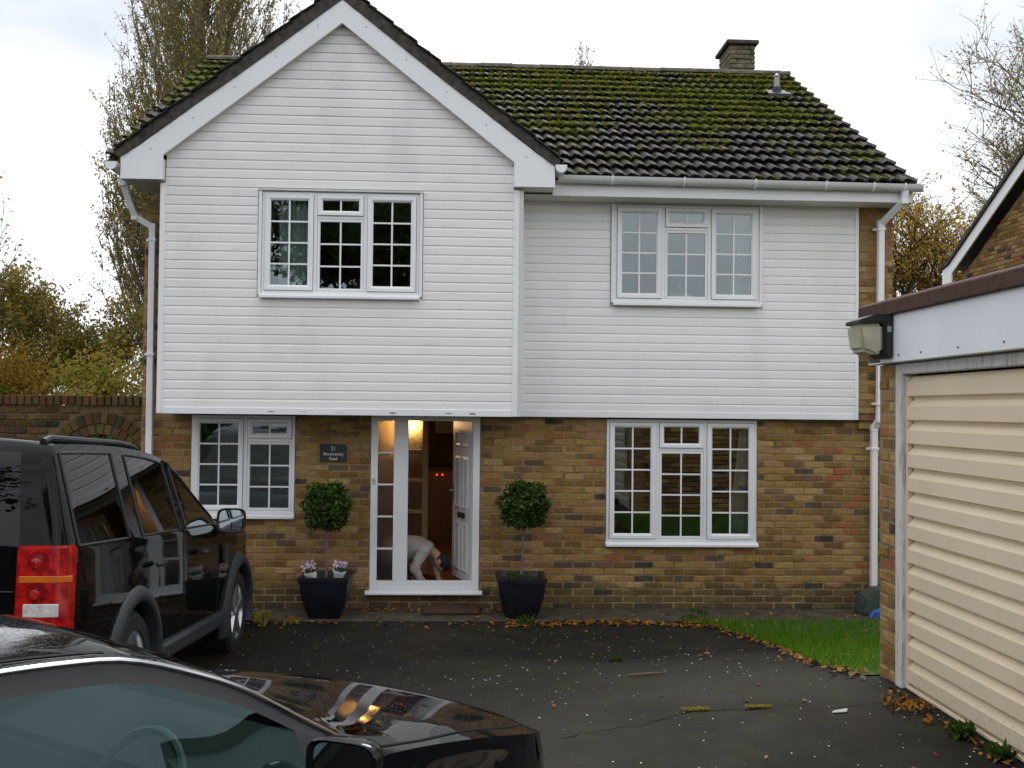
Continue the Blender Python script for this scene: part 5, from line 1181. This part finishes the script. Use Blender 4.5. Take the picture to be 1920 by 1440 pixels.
# ================================================================== TREES
def reseed(label):
    global rng
    rng = np.random.default_rng(sum((i+1)*ord(c_) for i, c_ in enumerate(label)))
def jitter(d, a):
    d = d+rng.normal(0, a, 3); return d/np.linalg.norm(d)
def poplar(base, H, Rm, nb, nl, leaf, label, lsize=.075, seed_top=.0):
    reseed(label); base = np.array(base, float); segs = []; tw = []
    z = np.linspace(0, H, 16)
    for a, c_ in zip(z, z[1:]): segs.append((base+[.15*math.sin(a*.3), 0, a], base+[.15*math.sin(c_*.3), 0, c_], .22*(1-a/H*.95), .22*(1-c_/H*.95)))
    for i in range(nb):
        low = rng.random() < .34; h = H*(.03+.24*rng.random() if low else .05+.9*rng.random()**1.1); az = rng.uniform(0, 6.28); q = h/H; env = Rm*(1-.55*max(0, q-.55)/.45)*min(1.16, 1.3-.55*q)
        L = H*.30*(1-.55*q)*rng.uniform(.75, 1.1); p = base+[.15*math.sin(h*.3), 0, h]; rad = .036*(1-q*.7); n_ = 9; out = np.array([math.cos(az), math.sin(az), 0]); r_out = env*(rng.uniform(.6, 1.05) if low else rng.uniform(.12, 1.0)**.6)
        prev = p
        for k in range(1, n_+1):
            u = k/n_; nx_ = p+out*r_out*(1-(1-u)**1.7)+np.array([0, 0, L*u])+rng.normal(0, .035, 3)
            segs.append((prev, nx_, rad*(1-(k-1)/n_*.9), rad*(1-u*.9)))
            if k > 1:
                for _ in range(3):
                    d = jitter(np.array([out[0]*.25, out[1]*.25, 1.]), .28); e = nx_+d*rng.uniform(.3, .8); segs.append((nx_, e, .010, .003)); tw.append((nx_, e))
            prev = nx_
    idx = rng.integers(0, len(tw), nl); u = rng.random(nl)[:, None]; A = np.array([t_[0] for t_ in tw]); B = np.array([t_[1] for t_ in tw]); P = A[idx]*(1-u)+B[idx]*u+rng.normal(0, .06, (nl, 3))
    t_ = thing('poplar_tree', tuple(base), label, 'tree'); link('trunk', segmesh('trunk', segs, 'bark', 4), t_); link('crown', leafmesh('crown', P, lsize, leaf), t_); return t_
def broad(name, base, H, spread, nl, leaf, bark, label, lsize=.16, trunk=.25, levels=4, first=.3, upw=.55, gap=0., r0=None):
    reseed(label); base = np.array(base, float); segs = []; tips = []
    def grow(p, d, L, r_, lev):
        n_ = 4; prev = p
        for k in range(n_):
            d = jitter(d+np.array([0, 0, .06*upw]), .11); nx_ = prev+d*L/n_; segs.append((prev, nx_, r_*(1-k/n_*.4), r_*(1-(k+1)/n_*.4)))
            if lev < levels and k >= (1 if lev else 2):
                for _ in range(2 if lev < 2 else 2):
                    az = rng.uniform(0, 6.28); o_ = np.array([math.cos(az), math.sin(az), rng.uniform(-.15, .75)*upw+.15]); dd = jitter(d*.65+o_*spread, .12)
                    grow(nx_, dd, L*rng.uniform(.55, .78), r_*.5, lev+1)
            if lev >= levels-1: tips.append((prev, nx_))
            prev = nx_
    grow(base, np.array([0, 0, 1.]), H*first, r0 or H*.016, 0)
    # scale to the wanted height
    top = max(s_[1][2] for s_ in segs)-base[2]; k = H/top
    segs = [(base+(a-base)*k, base+(b_-base)*k, r_, q) for a, b_, r_, q in segs]; tips = [(base+(a-base)*k, base+(b_-base)*k) for a, b_ in tips]
    t_ = thing(name, tuple(base), label, 'tree'); link('trunk', segmesh('trunk', segs, bark, 4), t_)
    if nl:
        A = np.array([q[0] for q in tips]); B = np.array([q[1] for q in tips]); idx = rng.integers(0, len(tips), nl); u = rng.random(nl)[:, None]; P = A[idx]*(1-u)+B[idx]*u+rng.normal(0, lsize*.9, (nl, 3))
        link('crown', leafmesh('crown', P, lsize, leaf), t_)
    return t_
def bush(name, c, rx, rz, nl, leaf, label, lsize=.085, cat='bush'):
    """rounded shrub: stems from the ground and leaves gathered in clumps"""
    reseed(label); x, y, z = c; segs = []; P = []; n_ = 60
    t_ = thing(name, (x, y, z), label, cat)
    for i in range(n_):
        az = rng.uniform(0, 6.28); el = rng.uniform(.05, 1.5); q = np.array([rx*math.cos(az)*math.cos(el), rx*.8*math.sin(az)*math.cos(el), rz*(.25+.75*math.sin(el))])*rng.uniform(.6, 1.0)
        e = np.array(c)+q; m_ = np.array(c)+q*np.array([.35, .35, .55]); segs += [(np.array(c), m_, .03, .018), (m_, e, .018, .005)]
        k = nl//n_; P.append(e+rng.normal(0, 1, (k, 3))*np.array([rx, rx, rz*.7])*.13)
    link('stems', segmesh('stems', segs, 'bark_dark', 4), t_); link('foliage', leafmesh('foliage', np.concatenate(P), lsize, leaf), t_); return t_
poplar((-7.3, 17, 0), 23, 2.25, 760, 190000, 'leaf_poplar', 'tall columnar poplar with thin olive leaves behind the gable')
broad('young_tree', (-9.9, 11, 0), 7.6, .42, 500, 'leaf_mixed', 'bark', 'slender young tree with bare upper branches left of the house', .09, levels=3, first=.5, upw=1.0, r0=.05)
broad('autumn_tree', (-11.3, 13.5, 0), 5.7, .95, 14000, 'leaf_mixed', 'bark', 'mixed olive and brown autumn tree behind the garden wall at far left', .095)
broad('autumn_tree', (-9.9, 13, 0), 5.7, .95, 13000, 'leaf_mixed', 'bark', 'loose yellow-brown tree rising in the gap left of the house', .09)
bush('autumn_bush', (-7.3, 9.5, 0), 1.7, 3.1, 16000, 'leaf_mixed', 'russet and gold bush over the garden wall beside the house')
broad('autumn_tree', (-12.3, 12, 0), 5.4, .95, 8000, 'leaf_mixed', 'bark', 'olive tree at the left edge of the picture above the garden wall', .09)
bush('autumn_bush', (-9.3, 10, 0), 1.9, 3.0, 15000, 'leaf_autumn', 'orange-brown bush behind the middle of the garden wall')
bush('evergreen_bush', (-9.3, 8.2, 0), 1.3, 2.75, 6000, 'leaf_green', 'dark green bush just above the garden wall at far left')
bush('green_shrub', (-4.9, 4.2, 0), .9, 2.1, 4000, 'leaf_green', 'green shrub seen through the arch of the garden wall', .09)
broad('bare_tree', (20.2, 22, 0), 17, .85, 20000, 'leaf_poplar', 'bark', 'large nearly bare tree behind the neighbouring house', .11, levels=5, first=.26)
broad('golden_tree', (13.3, 19, 0), 10.2, .9, 12000, 'leaf_gold', 'bark_dark', 'golden-leaved tree between the two houses', .10)
broad('golden_tree', (16.6, 22, 0), 9.0, .95, 7000, 'leaf_gold', 'bark_dark', 'yellow-green tree half hidden behind the neighbouring bargeboard', .11)
poplar((4.95, 30, 0), 15.9, .55, 110, 4500, 'leaf_mixed', 'top of a slim sparse tree showing above the roof ridge', .10)
# what stands behind the camera and shows in the window panes
broad('road_tree', (-5.2, -33, 0), 15.5, 1.0, 24000, 'leaf_green', 'bark_dark', 'dark tree across the road reflected in the gable window', .3)
b = []; 
broad('road_tree', (-13, -24, 0), 12, .95, 9000, 'leaf_green', 'bark_dark', 'tree across the road reflected in the rear window of the four by four', .3)
hd = thing('hedge', (0, -26, 0), 'dark hedge across the road reflected in the ground floor windows', 'hedge')
P = np.stack([rng.uniform(-30, 30, 16000), -26+rng.normal(0, .7, 16000), rng.random(16000)*2.6], 1); link('foliage', leafmesh('foliage', P, .35, 'leaf_green'), hd)
MB().box(-30, 30, -26.6, -25.4, 0, 2.2).build('inner_growth', 'leaf_green', hd)
for ob in list(bpy.data.objects):
    if '_off' in ob: del ob['_off']
